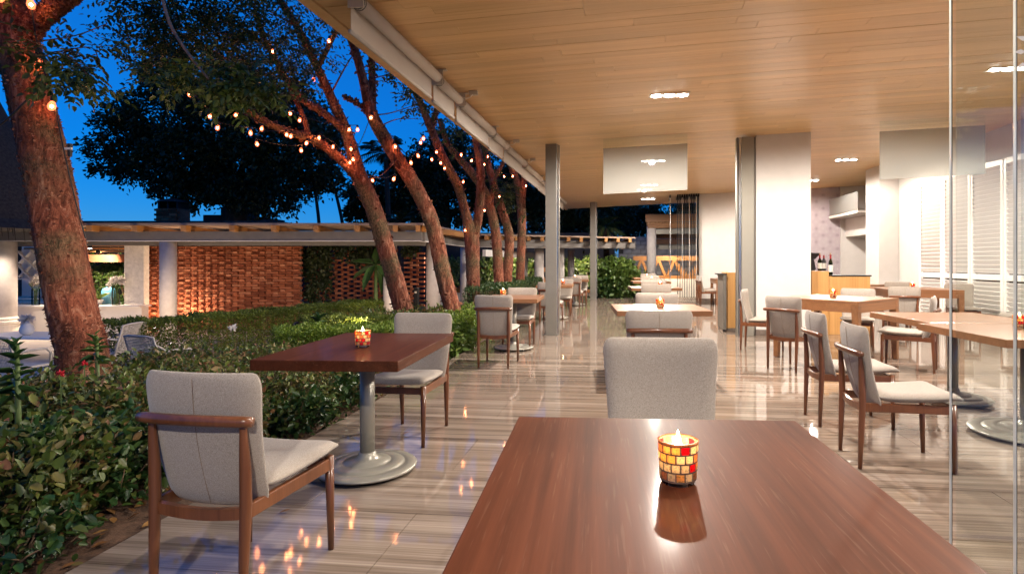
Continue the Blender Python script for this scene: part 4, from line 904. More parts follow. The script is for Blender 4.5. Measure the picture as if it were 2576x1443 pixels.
# ================================================================== VEGETATION
def smooth_path(pts, k=5):
    """Catmull-Rom through rows of equal-length tuples"""
    P = [np.array(p, float) for p in pts]; P = [2*P[0]-P[1]]+P+[2*P[-1]-P[-2]]; out = []
    for i in range(1, len(P)-2):
        for j in range(k):
            t = j/k; a, b, c, d = P[i-1:i+3]; out.append(.5*((2*b)+(c-a)*t+(2*a-5*b+4*c-d)*t*t+(3*b-a-3*c+d)*t**3))
    out.append(P[-2]); return np.array(out)
LEAFOBJ = {}
def leaf_object(parent, P, D, N, L, Wd, mt):
    key = mt
    if key not in LEAFOBJ:
        V, Fq = leaves(np.zeros((1, 3)), np.array([[0, 1., 0]]), np.array([[0, 0, 1.]]), np.array([1.]), np.array([.55])); me = np_mesh('leaf', V, Fq); me.materials.append(MAT[mt+'_single']); LEAFOBJ[key] = me
    o = link(bpy.data.objects.new('leaf', LEAFOBJ[key])); o.parent = parent
    D = Vector(D).normalized(); x = D.cross(Vector(N)).normalized(); z = x.cross(D); M = Matrix((x, D, z)).transposed(); o.location = P; o.rotation_euler = M.to_euler(); o.scale = (L, L, L)
island('leaf_gloss_single', ((0, (.016, .045, .012)), (.6, (.032, .085, .022)), (1, (.08, .14, .03))), .34, .5, .2, 0, 25, objr=True)
island('leaf_shrub_single', ((0, (.030, .055, .012)), (.45, (.055, .10, .018)), (.75, (.10, .135, .028)), (1, (.18, .13, .045))), .42, .5, .25, 0, 25, objr=True)
def shrub(label, x, y, rx, ry, h, n, L, mt, twigs=60, single_leaves=0, name='shrub', z0=None, group='shrubs in the garden bed', low=.15, cat='shrub', cl=10):
    z0 = gz(x, y) if z0 is None else z0
    t = thing(name, label, cat, (x, y, z0), 0, group); K = max(8, n//cl)
    th = RNG.uniform(0, 2*np.pi, K); q = RNG.uniform(.2, 1, K)**.5; e = np.stack([np.cos(th)*q*rx, np.sin(th)*q*ry, h*(low+(1-low)*RNG.uniform(0, 1, K)**.7)*(1-.30*q**3)], 1)
    base = np.stack([e[:, 0]*.35+RNG.normal(0, .03, K), e[:, 1]*.35+RNG.normal(0, .03, K), np.zeros(K)], 1)
    k = np.repeat(np.arange(K), cl)[:n]; tt = RNG.uniform(.72, 1.05, len(k))[:, None]; P = base[k]+(e[k]-base[k])*tt+RNG.normal(0, L*.7, (len(k), 3))
    P[:, 2] = np.maximum(P[:, 2], .01); out = unit(e[k]-np.array([0, 0, h*.3])); D = unit(out*.5+RNG.normal(0, .7, (len(k), 3))+np.array([0, 0, .15])); N = unit(RNG.normal(0, .55, (len(k), 3))+np.array([0, 0, 1.]))
    sz = L*RNG.uniform(.45, 1.45, len(k)); nm = max(0, len(k)-single_leaves)
    V, Fq = leaves(P[:nm], D[:nm], N[:nm], sz[:nm], sz[:nm]*RNG.uniform(.5, .68, nm)); mobj('foliage', np_mesh('foliage', V, Fq), mt, t, kind='stuff')
    for i in range(nm, len(k)): leaf_object(t, P[i], D[i], N[i], sz[i], 0, mt)
    if twigs:
        m_ = MB()
        for i in range(min(twigs, K)):
            a, b = base[i], e[i]; mid = (a+b)/2+RNG.normal(0, .05*h+.01, 3); r = .0028+.0042*random.random(); m_.tube(smooth_path([a, mid, b], 3), [r*(1-.7*j/6) for j in range(7)], 4, cap=False)
        m_.build('stems', 'twig', t, kind='stuff')
    return t
def hedge(label, pts, w, h, n, L, mt, name='hedge', rough=.05, z0=None, stems=0):
    """clipped hedge along a ground polyline"""
    P0 = Vector((*pts[0], 0)); zb = gz(*pts[0]) if z0 is None else z0; t = thing(name, label, 'hedge', (P0.x, P0.y, zb), 0, 'clipped hedges in the garden')
    pts = np.array(pts, float); seg = np.linalg.norm(np.diff(pts, axis=0), axis=1); cum = np.concatenate([[0], np.cumsum(seg)]); s_ = RNG.uniform(0, cum[-1], n); i = np.clip(np.searchsorted(cum, s_)-1, 0, len(seg)-1)
    f_ = ((s_-cum[i])/seg[i])[:, None]; c = pts[i]*(1-f_)+pts[i+1]*f_; dr = unit(pts[i+1]-pts[i]); nr = np.stack([dr[:, 1], -dr[:, 0]], 1)
    side = RNG.uniform(0, 1, n); per = w+2*h; a = side*per; lat = np.where(a < h, -w/2, np.where(a < h+w, a-h-w/2, w/2)); zz = np.where(a < h, a, np.where(a < h+w, h, h-(a-h-w)))
    wob = .020*np.sin(s_*5.1)+.015*np.sin(s_*13.+2)+.012*np.sin(s_*29+lat*9); depth = RNG.exponential(rough, n)
    inn = np.where(a < h, 1, np.where(a < h+w, 0, -1))
    lat = lat+inn*depth+np.where(inn == 0, 0, wob*-inn*.6); zz = np.where(inn == 0, h-depth+wob+RNG.normal(0, .012, n), zz)
    cz = np.array([gz(*q) for q in pts]) if z0 is None else np.full(len(pts), z0); zc = cz[i]*(1-f_[:, 0])+cz[i+1]*f_[:, 0]-zb
    P = np.stack([c[:, 0]+nr[:, 0]*lat-P0.x, c[:, 1]+nr[:, 1]*lat-P0.y, np.maximum(zz, .02)+zc], 1)
    D = unit(np.stack([-nr[:, 0]*inn, -nr[:, 1]*inn, (inn == 0)*.8+.25], 1)*.8+RNG.normal(0, .6, (n, 3))); N = unit(RNG.normal(0, .7, (n, 3))+np.array([0, 0, .8])); sz = L*RNG.uniform(.6, 1.3, n)
    V, Fq = leaves(P, D, N, sz, sz*.5); mobj('foliage', np_mesh('foliage', V, Fq), mt, t, kind='stuff')
    m_ = MB()
    for k in range(int(cum[-1]*(26+stems))):
        q = random.uniform(0, cum[-1]); j = min(int(np.searchsorted(cum, q))-1, len(seg)-1); j = max(j, 0); ff = (q-cum[j])/seg[j]; cc = pts[j]*(1-ff)+pts[j+1]*ff; o_ = random.uniform(-w*.4, w*.4); d_ = (pts[j+1]-pts[j])/seg[j]
        bx = (cc[0]+d_[1]*o_-P0.x, cc[1]-d_[0]*o_-P0.y); zc_ = cz[j]*(1-ff)+cz[j+1]*ff-zb; m_.tube([(bx[0], bx[1], zc_), (bx[0]+random.gauss(0, .05), bx[1]+random.gauss(0, .05), zc_+h*.5), (bx[0]+random.gauss(0, .1), bx[1]+random.gauss(0, .1), zc_+h*.93)], [.008, .005, .002], 4, cap=False)
    m_.build('stems', 'twig', t, kind='stuff'); return t
def gp(u_, d_): p = at(u_, 700, d_); return p.x, p.y
def S_(label, u_, d_, *a, **k): x, y = gp(u_, d_); return shrub(label, x, y, *a, **k)
# foreground bed
S_('leafy green shrub cut off by the left edge at bottom left', 20, 2.75, .42, .42, .55, 2600, .052, 'leaf_shrub', 160, 140)
S_('glossy round-leaved shrub just left of the nearest chair', 225, 3.1, .36, .36, .52, 2600, .050, 'leaf_gloss', 130, 200)
S_('glossy low sprigs at the foot of the bed, left of the chair legs', 45, 2.5, .24, .24, .26, 520, .052, 'leaf_gloss', 50, 90)
S_('twiggy yellow-green shrub behind the nearest chair back', 430, 3.75, .62, .5, .62, 6120, 0.043, 'leaf_shrub', 312)
S_('mottled shrub below the big peeling trunk', 205, 3.75, .58, .45, .60, 5780, 0.045, 'leaf_shrub', 260)
S_('mottled shrub at the left edge in front of the wicker armchair', 20, 3.75, .55, .45, .60, 5100, 0.045, 'leaf_shrub', 234)
S_('bare twiggy shrub between the trunk and the dark table', 620, 4.7, .75, .5, .56, 5100, 0.037, 'leaf_shrub', 546)
S_('low glossy shrub under the dark garden-edge table', 725, 4.4, .32, .32, .34, 1700, .05, 'leaf_gloss', 70)
S_('small glossy shrub between the table pole and the far chair', 840, 5.05, .30, .34, .36, 1500, .05, 'leaf_gloss', 60)
S_('twiggy shrub behind the bright low hedge', 800, 5.6, .75, .5, .52, 5100, 0.039, 'leaf_shrub', 429)
S_('dry leafy shrub in front of the leaning trunk', 1020, 8.9, .95, .6, .62, 4200, .055, 'leaf_shrub', 380)
S_('dry leafy shrub between two leaning trunks', 1110, 9.6, .60, .5, .62, 2400, .055, 'leaf_shrub', 200)
S_('grassy green plant by the terrace edge behind the second table', 1135, 8.0, .16, .5, .42, 1800, .09, 'leaf_ivy', 40)
S_('leafy shrub in the middle of the bed behind the twiggy one', 520, 5.5, .9, .55, .50, 6120, 0.043, 'leaf_shrub', 390)
S_('leafy shrub behind the trunk foot in the left bed', 330, 5.2, .8, .5, .46, 5100, 0.043, 'leaf_shrub', 286)
# clipped hedges
hedge('low bright green hedge behind the dark table', [gp(690, 6.6), gp(830, 6.9), gp(985, 7.2), gp(1035, 7.3)], .70, .52, 22000, .032, 'leaf_bright')
hedge('bright green hedge strip beside the terrace, left of the second table', [(-2.66, 6.4), (-2.65, 8.4), (-2.66, 10.4)], .52, .52, 20000, .034, 'leaf_bright')
hedge('long clipped hedge in front of the brick wall', [gp(262, 9.2), gp(430, 9.9), gp(640, 11.3), gp(820, 13.0), gp(960, 14.8)], .70, .88, 52000, .040, 'leaf_hedge', z0=-.60, rough=.035)
hedge('dark green hedge along the terrace behind the second table', [gp(1215, 11.3), gp(1262, 14.), gp(1305, 17.), gp(1335, 19.5)], .8, .78, 30000, .04, 'leaf_gloss')
hedge('mid green hedge between the bright strip and the leaning trunks', [gp(760, 8.2), gp(900, 8.6), gp(1000, 8.2)], .7, .50, 14000, .036, 'leaf_hedge')
# leafy plants with rosettes of long leaves
def rosette_plant(label, u_, v_, d_, h, tiers, L, name='rosette_plant'):
    p = at(u_, v_, d_); zb = gz(p.x, p.y); t = thing(name, label, 'plant', (p.x, p.y, zb)); top = p.z-zb
    MB().tube([(0, 0, 0), (.02, 0, top*.5), (0, .01, top)], [.016, .014, .010], 8).build('stem', 'stem_green', t, smooth=True)
    nl = tiers*6
    for k in range(nl):
        q = k/(nl-1); zz = top-h*(1-q)+random.uniform(-.012, .012); a = k*2.4+random.uniform(-.35, .35); el = .15+.95*q**1.5+random.uniform(-.2, .2); D = (math.cos(a)*math.cos(el), math.sin(a)*math.cos(el), math.sin(el)); o = leaf_long(t); o.location = (0, 0, zz)
        o.rotation_euler = (Vector(D).to_track_quat('Y', 'Z') @ Euler((0, random.uniform(-.5, .5), 0)).to_quaternion()).to_euler(); s_ = L*(1-.4*q)*random.uniform(.65, 1.15); o.scale = (s_, s_, s_)
LL = {}
def leaf_long(t):
    if not LL:
        V, Fq = leaves(np.zeros((1, 3)), np.array([[0, 1., 0]]), np.array([[0, 0, 1.]]), np.array([1.]), np.array([.36]), .35, .2); me = np_mesh('leaf', V, Fq); me.materials.append(MAT['leaf_gloss_single']); LL['m'] = me
    o = link(bpy.data.objects.new('leaf', LL['m'])); o.parent = t; return o
rosette_plant('upright plant with long dark leaves at the left edge', 38, 868, 3.1, .30, 6, .12)
rosette_plant('small upright plant with long leaves in front of the big trunk', 240, 846, 4.1, .20, 5, .11)
rosette_plant('spiky young plant in the bed before the brick wall', 800, 800, 7.6, .22, 4, .20)
rosette_plant('spiky young plant at the foot of the leaning trunk', 1010, 745, 11.5, .25, 4, .26)
def flower(label, u_, v_, d_, r, mt): p = at(u_, v_, d_); t = thing('flower', label, 'flower', (p.x, p.y, p.z)); blossom(t, (0, 0, 0), r, 22, 'petals', mt); MB().tube([(0, 0, 0), (.01, .01, gz(p.x, p.y)-p.z)], .004, 4).build('stalk', 'stem_green', t)
flower('red flower in the left bushes, lower one', 152, 940, 3.45, .028, 'petal_red'); flower('red flower in the left bushes, upper one', 212, 915, 3.65, .026, 'petal_red'); flower('white puff flower above the bushes before the far hedge', 585, 824, 6.2, .055, 'petal')
# leaf litter and fallen leaves
n_ = 2600; x = RNG.uniform(-5.2, -2.32, n_); y = RNG.uniform(1.2, 9., n_); P = np.stack([x, y, ground_z(x, y)+RNG.uniform(.004, .03, n_)], 1); a = RNG.uniform(0, 6.28, n_); D = np.stack([np.cos(a), np.sin(a), RNG.normal(0, .2, n_)], 1); N = unit(RNG.normal(0, .3, (n_, 3))+np.array([0, 0, 1.])); sz = RNG.uniform(.03, .085, n_)
V, Fq = leaves(P, D, N, sz, sz*.45, -.1); o = mobj('leaf_litter', np_mesh('leaf_litter', V, Fq), 'leaf_litter'); tag(o, 'brown fallen leaves littering the soil of the garden bed', 'leaf litter', None, 'stuff')
for u_, v_, w in ((1148, 966, 'beside the far chair of the dark table'), (880, 1100, 'under the dark table by its pole'), (1010, 1092, 'between the pole and the far chair leg'), (700, 1290, 'between the legs of the nearest chair')):
    p = onz(u_, v_, .004); V, Fq = leaves(np.array([[0, 0, .004]]), np.array([[1., .3, .1]]), np.array([[0, 0, 1.]]), np.array([.06]), np.array([.028]), -.2); o = mobj('fallen_leaf', np_mesh('fallen_leaf', V, Fq), 'dry_leaf'); o.location = (p.x, p.y, .001); tag(o, 'single dry leaf lying on the stone floor '+w, 'leaf', 'fallen leaves on the floor')
# ---- trees
def tube_np(path, rad, n=20, amp=.05, seed=0):
    r_ = np.random.default_rng(seed); m = len(path); T = unit(np.gradient(path, axis=0)); ref = np.array([0., 1, 0]); V = np.zeros((m, n, 3)); an = np.arange(n)*2*np.pi/n; ph = r_.uniform(0, 6.28, 8)
    for i in range(m):
        a = ref-T[i]*ref.dot(T[i]); a /= np.linalg.norm(a); b = np.cross(T[i], a); s_ = i*.35
        k = 1+amp*(np.sin(2*an+ph[0]+s_*.15)*.6+np.sin(3*an+ph[1]-s_*.2)*.5+np.sin(7*an+ph[2]+s_*.4)*.35)+r_.normal(0, amp*.45, n); V[i] = path[i]+(np.cos(an)[:, None]*a+np.sin(an)[:, None]*b)*(rad[i]*k)[:, None]
    idx = np.arange(m*n).reshape(m, n); nx = np.roll(idx, -1, 1); Fq = np.stack([idx[:-1], nx[:-1], nx[1:], idx[1:]], -1).reshape(-1, 4); return V, Fq
def limb_path(pts, k=6):
    """pts: (u, v, depth, width_px)"""
    rows = [(*at(u_, v_, d_), w_*d_/F/2) for u_, v_, d_, w_ in pts]; q = smooth_path(rows, k); return q[:, :3], q[:, 3]
def flakes(V, n, L, seed, name='bark_flakes'):
    r_ = np.random.default_rng(seed); m, k = V.shape[:2]; i = r_.integers(1, m-1, n); j = r_.integers(0, k, n); P = V[i, j]; c = V.mean(1)[i]; out = unit(P-c); ax = unit(V.mean(1)[np.minimum(i+1, m-1)]-V.mean(1)[i-1])
    D = unit(out*r_.uniform(.15, .8, n)[:, None]+ax*r_.choice([-1, 1], n)[:, None]*r_.uniform(.4, 1, n)[:, None]+np.cross(out, ax)*r_.normal(0, .5, n)[:, None]); sz = L*r_.uniform(.4, 1.4, n); return leaves(P-out*.004, D, out, sz, sz*r_.uniform(.5, 1.1, n), -.25, .02)
def tree(name, label, limbs, flake_n=150, flake_L=.05, mt='bark', n=20, amp=.045, group=None, step=6):
    b = at(*limbs[0][0][:3]); t = thing(name, label, 'tree', (b.x, b.y, b.z), 0, group); off = np.array(b); fl_ = []
    for k, pts in enumerate(limbs):
        P, r_ = limb_path(pts, step if k else step*2); V, Fq = tube_np(P-off, r_, n if k == 0 else max(8, n-6), amp, k+len(label)); mobj('trunk' if k == 0 else 'limb', np_mesh('trunk', V, Fq), mt, t, smooth=True)
        if flake_n and k < 3: fl_.append(flakes(V, flake_n if k == 0 else flake_n//2, flake_L, k))
    if fl_: mobj('bark_flakes', cat_mesh('bark_flakes', fl_), 'bark_flake', t, kind='stuff')
    return t
def sprays(t, blobs, L, mt, name='foliage', droop=.4, per=9, rl=.26):
    """pinnate sprays of leaflets: blobs = (u, v, depth, radius_px, sprays)"""
    off = np.array(t.location); C = []; 
    for u_, v_, d_, r_, n_ in blobs:
        c = np.array(at(u_, v_, d_)); rm = r_*d_/F; q = unit(RNG.normal(size=(n_, 3)))*(RNG.uniform(0, 1, (n_, 1))**.4)*rm*np.array([1, 1., .8]); C.append(c+q)
    C = np.concatenate(C)-off; n_ = len(C); A = unit(RNG.normal(0, 1, (n_, 3))*np.array([1, 1, .5])-np.array([0, 0, droop])); up = unit(RNG.normal(0, .4, (n_, 3))+np.array([0, 0, 1.])); Sd = unit(np.cross(A, up)); Ps = []; Ds = []; Ns = []; rk = []
    for j in range(per):
        f_ = (j//2+.6)/(per/2); sg = 1 if j % 2 == 0 else -1
        if j == per-1: Ps.append(C+A*rl); Ds.append(A)
        else: Ps.append(C+A*(rl*f_)+Sd*(sg*.004)); Ds.append(unit(Sd*sg*.9+A*.45-up*.25+RNG.normal(0, .15, (n_, 3))))
        Ns.append(up)
    P = np.concatenate(Ps); D = np.concatenate(Ds); N = np.concatenate(Ns); sz = L*RNG.uniform(.6, 1.2, len(P)); return mobj(name, np_mesh(name, *leaves(P, D, N, sz, sz*.55)), mt, t, kind='stuff')
def twigs(t, lines, w0=5, name='branch', mt='bark'):
    off = np.array(t.location)
    for pts in lines:
        q = [(u_, v_, d_, w0*(1-.75*i/(len(pts)-1))) for i, (u_, v_, d_) in enumerate(pts)]; P, r_ = limb_path(q, 4); V, Fq = tube_np(P-off, np.maximum(r_, .004), 6, .03, 3); mobj(name, np_mesh(name, V, Fq), mt, t, smooth=True)
# T1 the big peeling trunk at left
T1 = tree('gumbo_tree', 'big leaning tree with peeling red bark at the left edge', [[(222, 1075, 4.6, 127), (205, 880, 4.6, 107), (187, 800, 4.6, 102), (150, 600, 4.6, 97), (112, 400, 4.6, 95), (72, 230, 4.6, 90), (45, 110, 4.6, 90), (15, -40, 4.6, 80), (-20, -160, 4.6, 69), (-75, -430, 4.7, 52)], [(52, 110, 4.6, 61), (92, 55, 4.55, 50), (150, 10, 4.5, 43), (230, -50, 4.4, 38)]], 6000, .020, n=72, amp=.030, step=12)
sprays(T1, [(150, 165, 4.0, 60, 26), (205, 195, 4.2, 55, 24), (110, 120, 4.3, 40, 10), (225, 140, 4.6, 55, 16), (60, -10, 4.5, 60, 14)], .062, 'leaf_canopy', rl=.22)
twigs(T1, [[(95, 150, 4.5), (150, 130, 4.3), (200, 165, 4.2), (235, 215, 4.2)], [(95, 105, 4.5), (190, 90, 4.3), (270, 60, 4.4)], [(150, 130, 4.3), (230, 120, 4.5), (250, 160, 4.5)]], 4)
sprays(T1, [(u_, v_, 4.8+.8*k, 190, 60) for k, (u_, v_) in enumerate(((-100, -350), (150, -420), (-300, -300), (350, -500)))]+[(-250, -100, 4.5, 150, 40), (-300, 200, 5., 150, 40)], .085, 'leaf_canopy', 'high_foliage')
# T2 leaning tree with the long left limb
T2 = tree('leaning_tree', 'leaning tree hung with lights, its long limb reaching left', [[(1035, 850, 10.2, 52.8), (1003, 742, 10.2, 45.8), (975, 640, 10.2, 42.2), (938, 520, 10.1, 40.5), (902, 440, 10., 38.7), (884, 372, 9.9, 29.9), (862, 310, 9.8, 26.4), (830, 240, 9.6, 22.9), (790, 155, 9.3, 20.2), (745, 65, 9., 17.6), (690, -20, 8.6, 15.0)],
    [(905, 450, 10., 29.9), (850, 395, 9.7, 22.9), (790, 352, 9.3, 21.1), (720, 330, 8.9, 18.5), (650, 297, 8.5, 15.8), (595, 255, 8.2, 12.3), (545, 225, 8., 7.9)], [(870, 330, 9.8, 19.4), (815, 285, 9.5, 17.6), (760, 250, 9.2, 15.8), (715, 190, 8.9, 13.2), (670, 110, 8.6, 10.6), (640, 20, 8.2, 7.9)],
    [(775, 345, 9.3, 13.2), (765, 300, 9.3, 12.3), (735, 235, 9.2, 10.6), (700, 160, 9., 8.8), (640, 90, 8.7, 7.0), (560, 50, 8.3, 5.3)], [(800, 170, 9.3, 12.3), (840, 90, 9.2, 10.6), (880, 10, 9., 8.8)], [(640, 200, 8.6, 8.8), (520, 120, 8., 7.9), (420, 75, 7.4, 6.2), (330, 60, 7., 3.5)]], 420, .055, n=26)
sprays(T2, [(440, 50, 7., 110, 134), (350, 30, 6.6, 90, 90), (540, 40, 7.2, 110, 151), (640, 40, 7.6, 110, 134), (740, 60, 8.4, 100, 105), (500, 130, 6.6, 80, 90), (390, 125, 6.6, 70, 58), (600, 130, 7.2, 90, 105), (700, 150, 8., 80, 90), (780, 130, 8.6, 70, 58), (330, 120, 6.8, 60, 31), (860, 40, 8.6, 70, 58), (660, 215, 7.2, 60, 50), (740, 200, 8., 60, 50), (610, 0, 7., 160, 180), (440, -10, 6.4, 150, 134)], .054, 'leaf_canopy')
sprays(T2, [(590, 195, 5.2, 60, 37), (640, 225, 5.2, 60, 44), (560, 240, 5.3, 45, 23), (480, 190, 5.6, 55, 31), (410, 180, 5.6, 50, 25)], .075, 'leaf_ivy', 'foliage', rl=.24)
sprays(T2, [(500, -300, 7., 260, 195), (200, -250, 6.5, 220, 134), (750, -250, 8., 220, 165), (400, -600, 6., 260, 165), (700, -600, 6.5, 260, 165)], .09, 'leaf_canopy', 'high_foliage')
twigs(T2, [[(640, 90, 8.7), (540, 85, 8.), (440, 95, 7.4), (360, 85, 7.), (280, 120, 6.8)], [(590, 60, 8.), (500, 30, 7.6), (420, 20, 7.2), (300, 40, 6.8)], [(700, 160, 9.), (600, 150, 8.), (500, 160, 7.)], [(745, 65, 9.), (640, 10, 8.4), (560, -20, 8.)], [(830, 240, 9.6), (880, 150, 9.2), (920, 110, 9.)], [(520, 120, 8.), (450, 150, 7.4), (380, 170, 7.)]], 5)
T3 = tree('leaning_tree', 'leaning tree with a high fork close to the terrace edge', [[(1152, 880, 9.4, 45.8), (1140, 790, 9.4, 42.2), (1115, 690, 9.4, 40.5), (1088, 565, 9.3, 38.7), (1048, 475, 9.2, 37.0), (1000, 400, 9.1, 35.2), (962, 340, 9., 32.6), (934, 285, 8.9, 29.0), (915, 210, 8.8, 22.0), (895, 135, 8.7, 19.4), (868, 60, 8.5, 16.7), (850, -10, 8.3, 15.0)], [(934, 280, 8.9, 22.9), (936, 210, 8.9, 17.6), (934, 130, 8.8, 15.8), (930, 40, 8.6, 13.2)], [(935, 290, 8.9, 10.6), (900, 262, 8.8, 8.8), (860, 240, 8.7, 7.0)]], 320, .05, n=24)
sprays(T3, [(1010, 190, 8.2, 60, 34), (1060, 250, 8.4, 60, 34), (990, 130, 8., 60, 30), (900, 30, 8., 70, 40), (1045, 215, 8., 50, 24)], .06, 'leaf_canopy')
twigs(T3, [[(935, 290, 9.), (980, 285, 8.8), (1040, 265, 8.6), (1095, 235, 8.4)], [(950, 320, 9.), (1000, 300, 8.8), (1060, 300, 8.6)], [(930, 200, 8.8), (985, 190, 8.4), (1040, 220, 8.2)], [(936, 150, 8.8), (980, 120, 8.4), (1020, 130, 8.2)], [(1000, 400, 9.), (960, 440, 8.8), (930, 450, 8.6)]], 3.5)
T4 = tree('forked_tree', 'upright tree forking into a V above a glowing bulb', [[(1192, 830, 12.4, 37.0), (1190, 730, 12.4, 33.4), (1189, 660, 12.4, 35.2), (1186, 600, 12.4, 37.0), (1172, 540, 12.3, 24.6), (1152, 470, 12.1, 22.9), (1118, 405, 11.9, 22.0), (1092, 345, 11.7, 20.2), (1068, 285, 11.5, 17.6), (1048, 240, 11.3, 14.1), (1010, 190, 11., 10.6)], [(1192, 600, 12.4, 26.4), (1205, 530, 12.4, 22.9), (1209, 440, 12.3, 21.1), (1200, 370, 12.2, 17.6), (1180, 300, 12., 13.2)], [(1085, 330, 11.7, 12.3), (1095, 290, 11.6, 11.4), (1100, 250, 11.5, 8.8)]], 220, .05)
T5 = tree('slender_tree', 'slender tree leaning left near the terrace, nearer of the close pair', [[(1256, 780, 14.6, 26), (1254, 700, 14.6, 25), (1248, 600, 14.6, 24), (1235, 530, 14.5, 23), (1212, 470, 14.3, 21), (1165, 410, 14., 19), (1128, 365, 13.7, 16), (1105, 300, 13.4, 13)], [(1235, 520, 14.5, 13), (1240, 460, 14.5, 11), (1268, 405, 14.3, 8)]], 120, .05)
T6 = tree('slender_tree', 'slender tree right behind the close pair of trunks', [[(1272, 780, 15.2, 26), (1275, 700, 15.2, 25), (1281, 600, 15.2, 23), (1266, 540, 15., 22), (1243, 470, 14.8, 20), (1225, 400, 14.6, 16), (1212, 340, 14.4, 12)]], 100, .05)
T7 = tree('slender_tree', 'straight slender tree closest to the near grey post', [[(1307, 780, 16.4, 24), (1308, 700, 16.4, 22), (1312, 580, 16.4, 22), (1309, 500, 16.3, 22), (1296, 445, 16.2, 17), (1275, 400, 16., 13)], [(1313, 500, 16.3, 17), (1320, 440, 16.2, 15), (1322, 400, 16.2, 12)]], 100, .05)
sprays(T5, [(1130, 300, 13., 70, 50), (1190, 360, 13.4, 60, 40), (1265, 470, 13.6, 40, 20)], .075, 'leaf_canopy')
sprays(T7, [(1270, 480, 15., 45, 26), (1230, 420, 15., 50, 26), (1290, 520, 15., 40, 16)], .08, 'leaf_canopy')
# pale liana hanging across the canopy
P, r_ = limb_path([(402, -40, 5., 9), (412, 10, 5., 8), (432, 70, 5., 8), (470, 130, 5., 8), (505, 175, 5., 7), (525, 200, 5., 5)], 6); V, Fq = tube_np(P, r_, 8, .05, 2); plain('liana', (.30, .20, .12), .8, var=.3, scale=40); o = mobj('hanging_vine', np_mesh('hanging_vine', V, Fq), 'liana', smooth=True); tag(o, 'pale hanging vine stem crossing the canopy at top left', 'vine')
# ---- dark background trees
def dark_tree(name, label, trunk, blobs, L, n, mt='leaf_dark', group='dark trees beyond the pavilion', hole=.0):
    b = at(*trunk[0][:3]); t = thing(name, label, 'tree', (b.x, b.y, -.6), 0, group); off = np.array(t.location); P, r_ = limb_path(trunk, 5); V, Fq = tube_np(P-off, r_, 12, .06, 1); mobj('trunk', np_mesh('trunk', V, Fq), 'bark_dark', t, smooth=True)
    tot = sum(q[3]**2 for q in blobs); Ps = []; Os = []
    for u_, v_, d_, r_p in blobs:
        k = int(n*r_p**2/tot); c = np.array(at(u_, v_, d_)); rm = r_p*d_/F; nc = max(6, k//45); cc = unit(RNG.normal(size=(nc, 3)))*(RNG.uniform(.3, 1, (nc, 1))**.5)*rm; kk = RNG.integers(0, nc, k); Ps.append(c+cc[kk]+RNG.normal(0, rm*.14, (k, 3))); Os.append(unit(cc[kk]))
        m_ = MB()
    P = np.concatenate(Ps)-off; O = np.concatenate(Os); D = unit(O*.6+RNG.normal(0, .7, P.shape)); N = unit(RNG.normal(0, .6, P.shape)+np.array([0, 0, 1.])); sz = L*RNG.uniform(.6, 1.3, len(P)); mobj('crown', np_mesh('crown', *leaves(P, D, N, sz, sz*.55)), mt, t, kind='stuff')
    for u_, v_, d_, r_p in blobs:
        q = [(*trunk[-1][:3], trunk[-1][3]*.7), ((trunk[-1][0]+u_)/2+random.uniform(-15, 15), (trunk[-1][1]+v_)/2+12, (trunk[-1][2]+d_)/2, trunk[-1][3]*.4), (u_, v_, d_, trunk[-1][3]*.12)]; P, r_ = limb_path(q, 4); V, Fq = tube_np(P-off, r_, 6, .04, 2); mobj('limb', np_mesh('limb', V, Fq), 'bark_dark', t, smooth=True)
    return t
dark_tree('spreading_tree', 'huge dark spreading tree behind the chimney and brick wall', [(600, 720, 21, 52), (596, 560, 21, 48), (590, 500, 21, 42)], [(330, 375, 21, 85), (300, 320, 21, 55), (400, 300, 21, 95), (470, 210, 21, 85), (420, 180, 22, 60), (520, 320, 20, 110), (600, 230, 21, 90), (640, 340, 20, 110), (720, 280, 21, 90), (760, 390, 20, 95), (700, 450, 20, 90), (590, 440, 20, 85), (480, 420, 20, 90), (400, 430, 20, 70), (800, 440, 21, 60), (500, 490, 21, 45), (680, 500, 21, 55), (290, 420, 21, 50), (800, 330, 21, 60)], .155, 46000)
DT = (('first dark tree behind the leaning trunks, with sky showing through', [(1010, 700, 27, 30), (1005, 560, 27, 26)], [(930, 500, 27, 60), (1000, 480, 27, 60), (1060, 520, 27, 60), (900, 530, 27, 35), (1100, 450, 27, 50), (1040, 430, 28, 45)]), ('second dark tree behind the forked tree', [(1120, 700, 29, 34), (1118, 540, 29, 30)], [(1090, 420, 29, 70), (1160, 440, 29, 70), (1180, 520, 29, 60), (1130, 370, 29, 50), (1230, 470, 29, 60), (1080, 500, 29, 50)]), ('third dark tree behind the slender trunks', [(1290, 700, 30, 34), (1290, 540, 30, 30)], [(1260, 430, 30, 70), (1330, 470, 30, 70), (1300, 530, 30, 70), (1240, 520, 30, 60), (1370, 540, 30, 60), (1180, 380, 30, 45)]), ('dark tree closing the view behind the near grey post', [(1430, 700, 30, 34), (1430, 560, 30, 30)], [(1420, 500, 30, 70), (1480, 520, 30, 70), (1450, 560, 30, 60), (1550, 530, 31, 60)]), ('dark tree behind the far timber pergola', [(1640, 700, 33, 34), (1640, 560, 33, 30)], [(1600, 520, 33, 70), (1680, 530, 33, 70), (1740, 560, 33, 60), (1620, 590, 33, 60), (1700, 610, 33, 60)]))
for lb, tr_, bl_ in DT: dark_tree('background_tree', lb, tr_, bl_, .19, 13000)
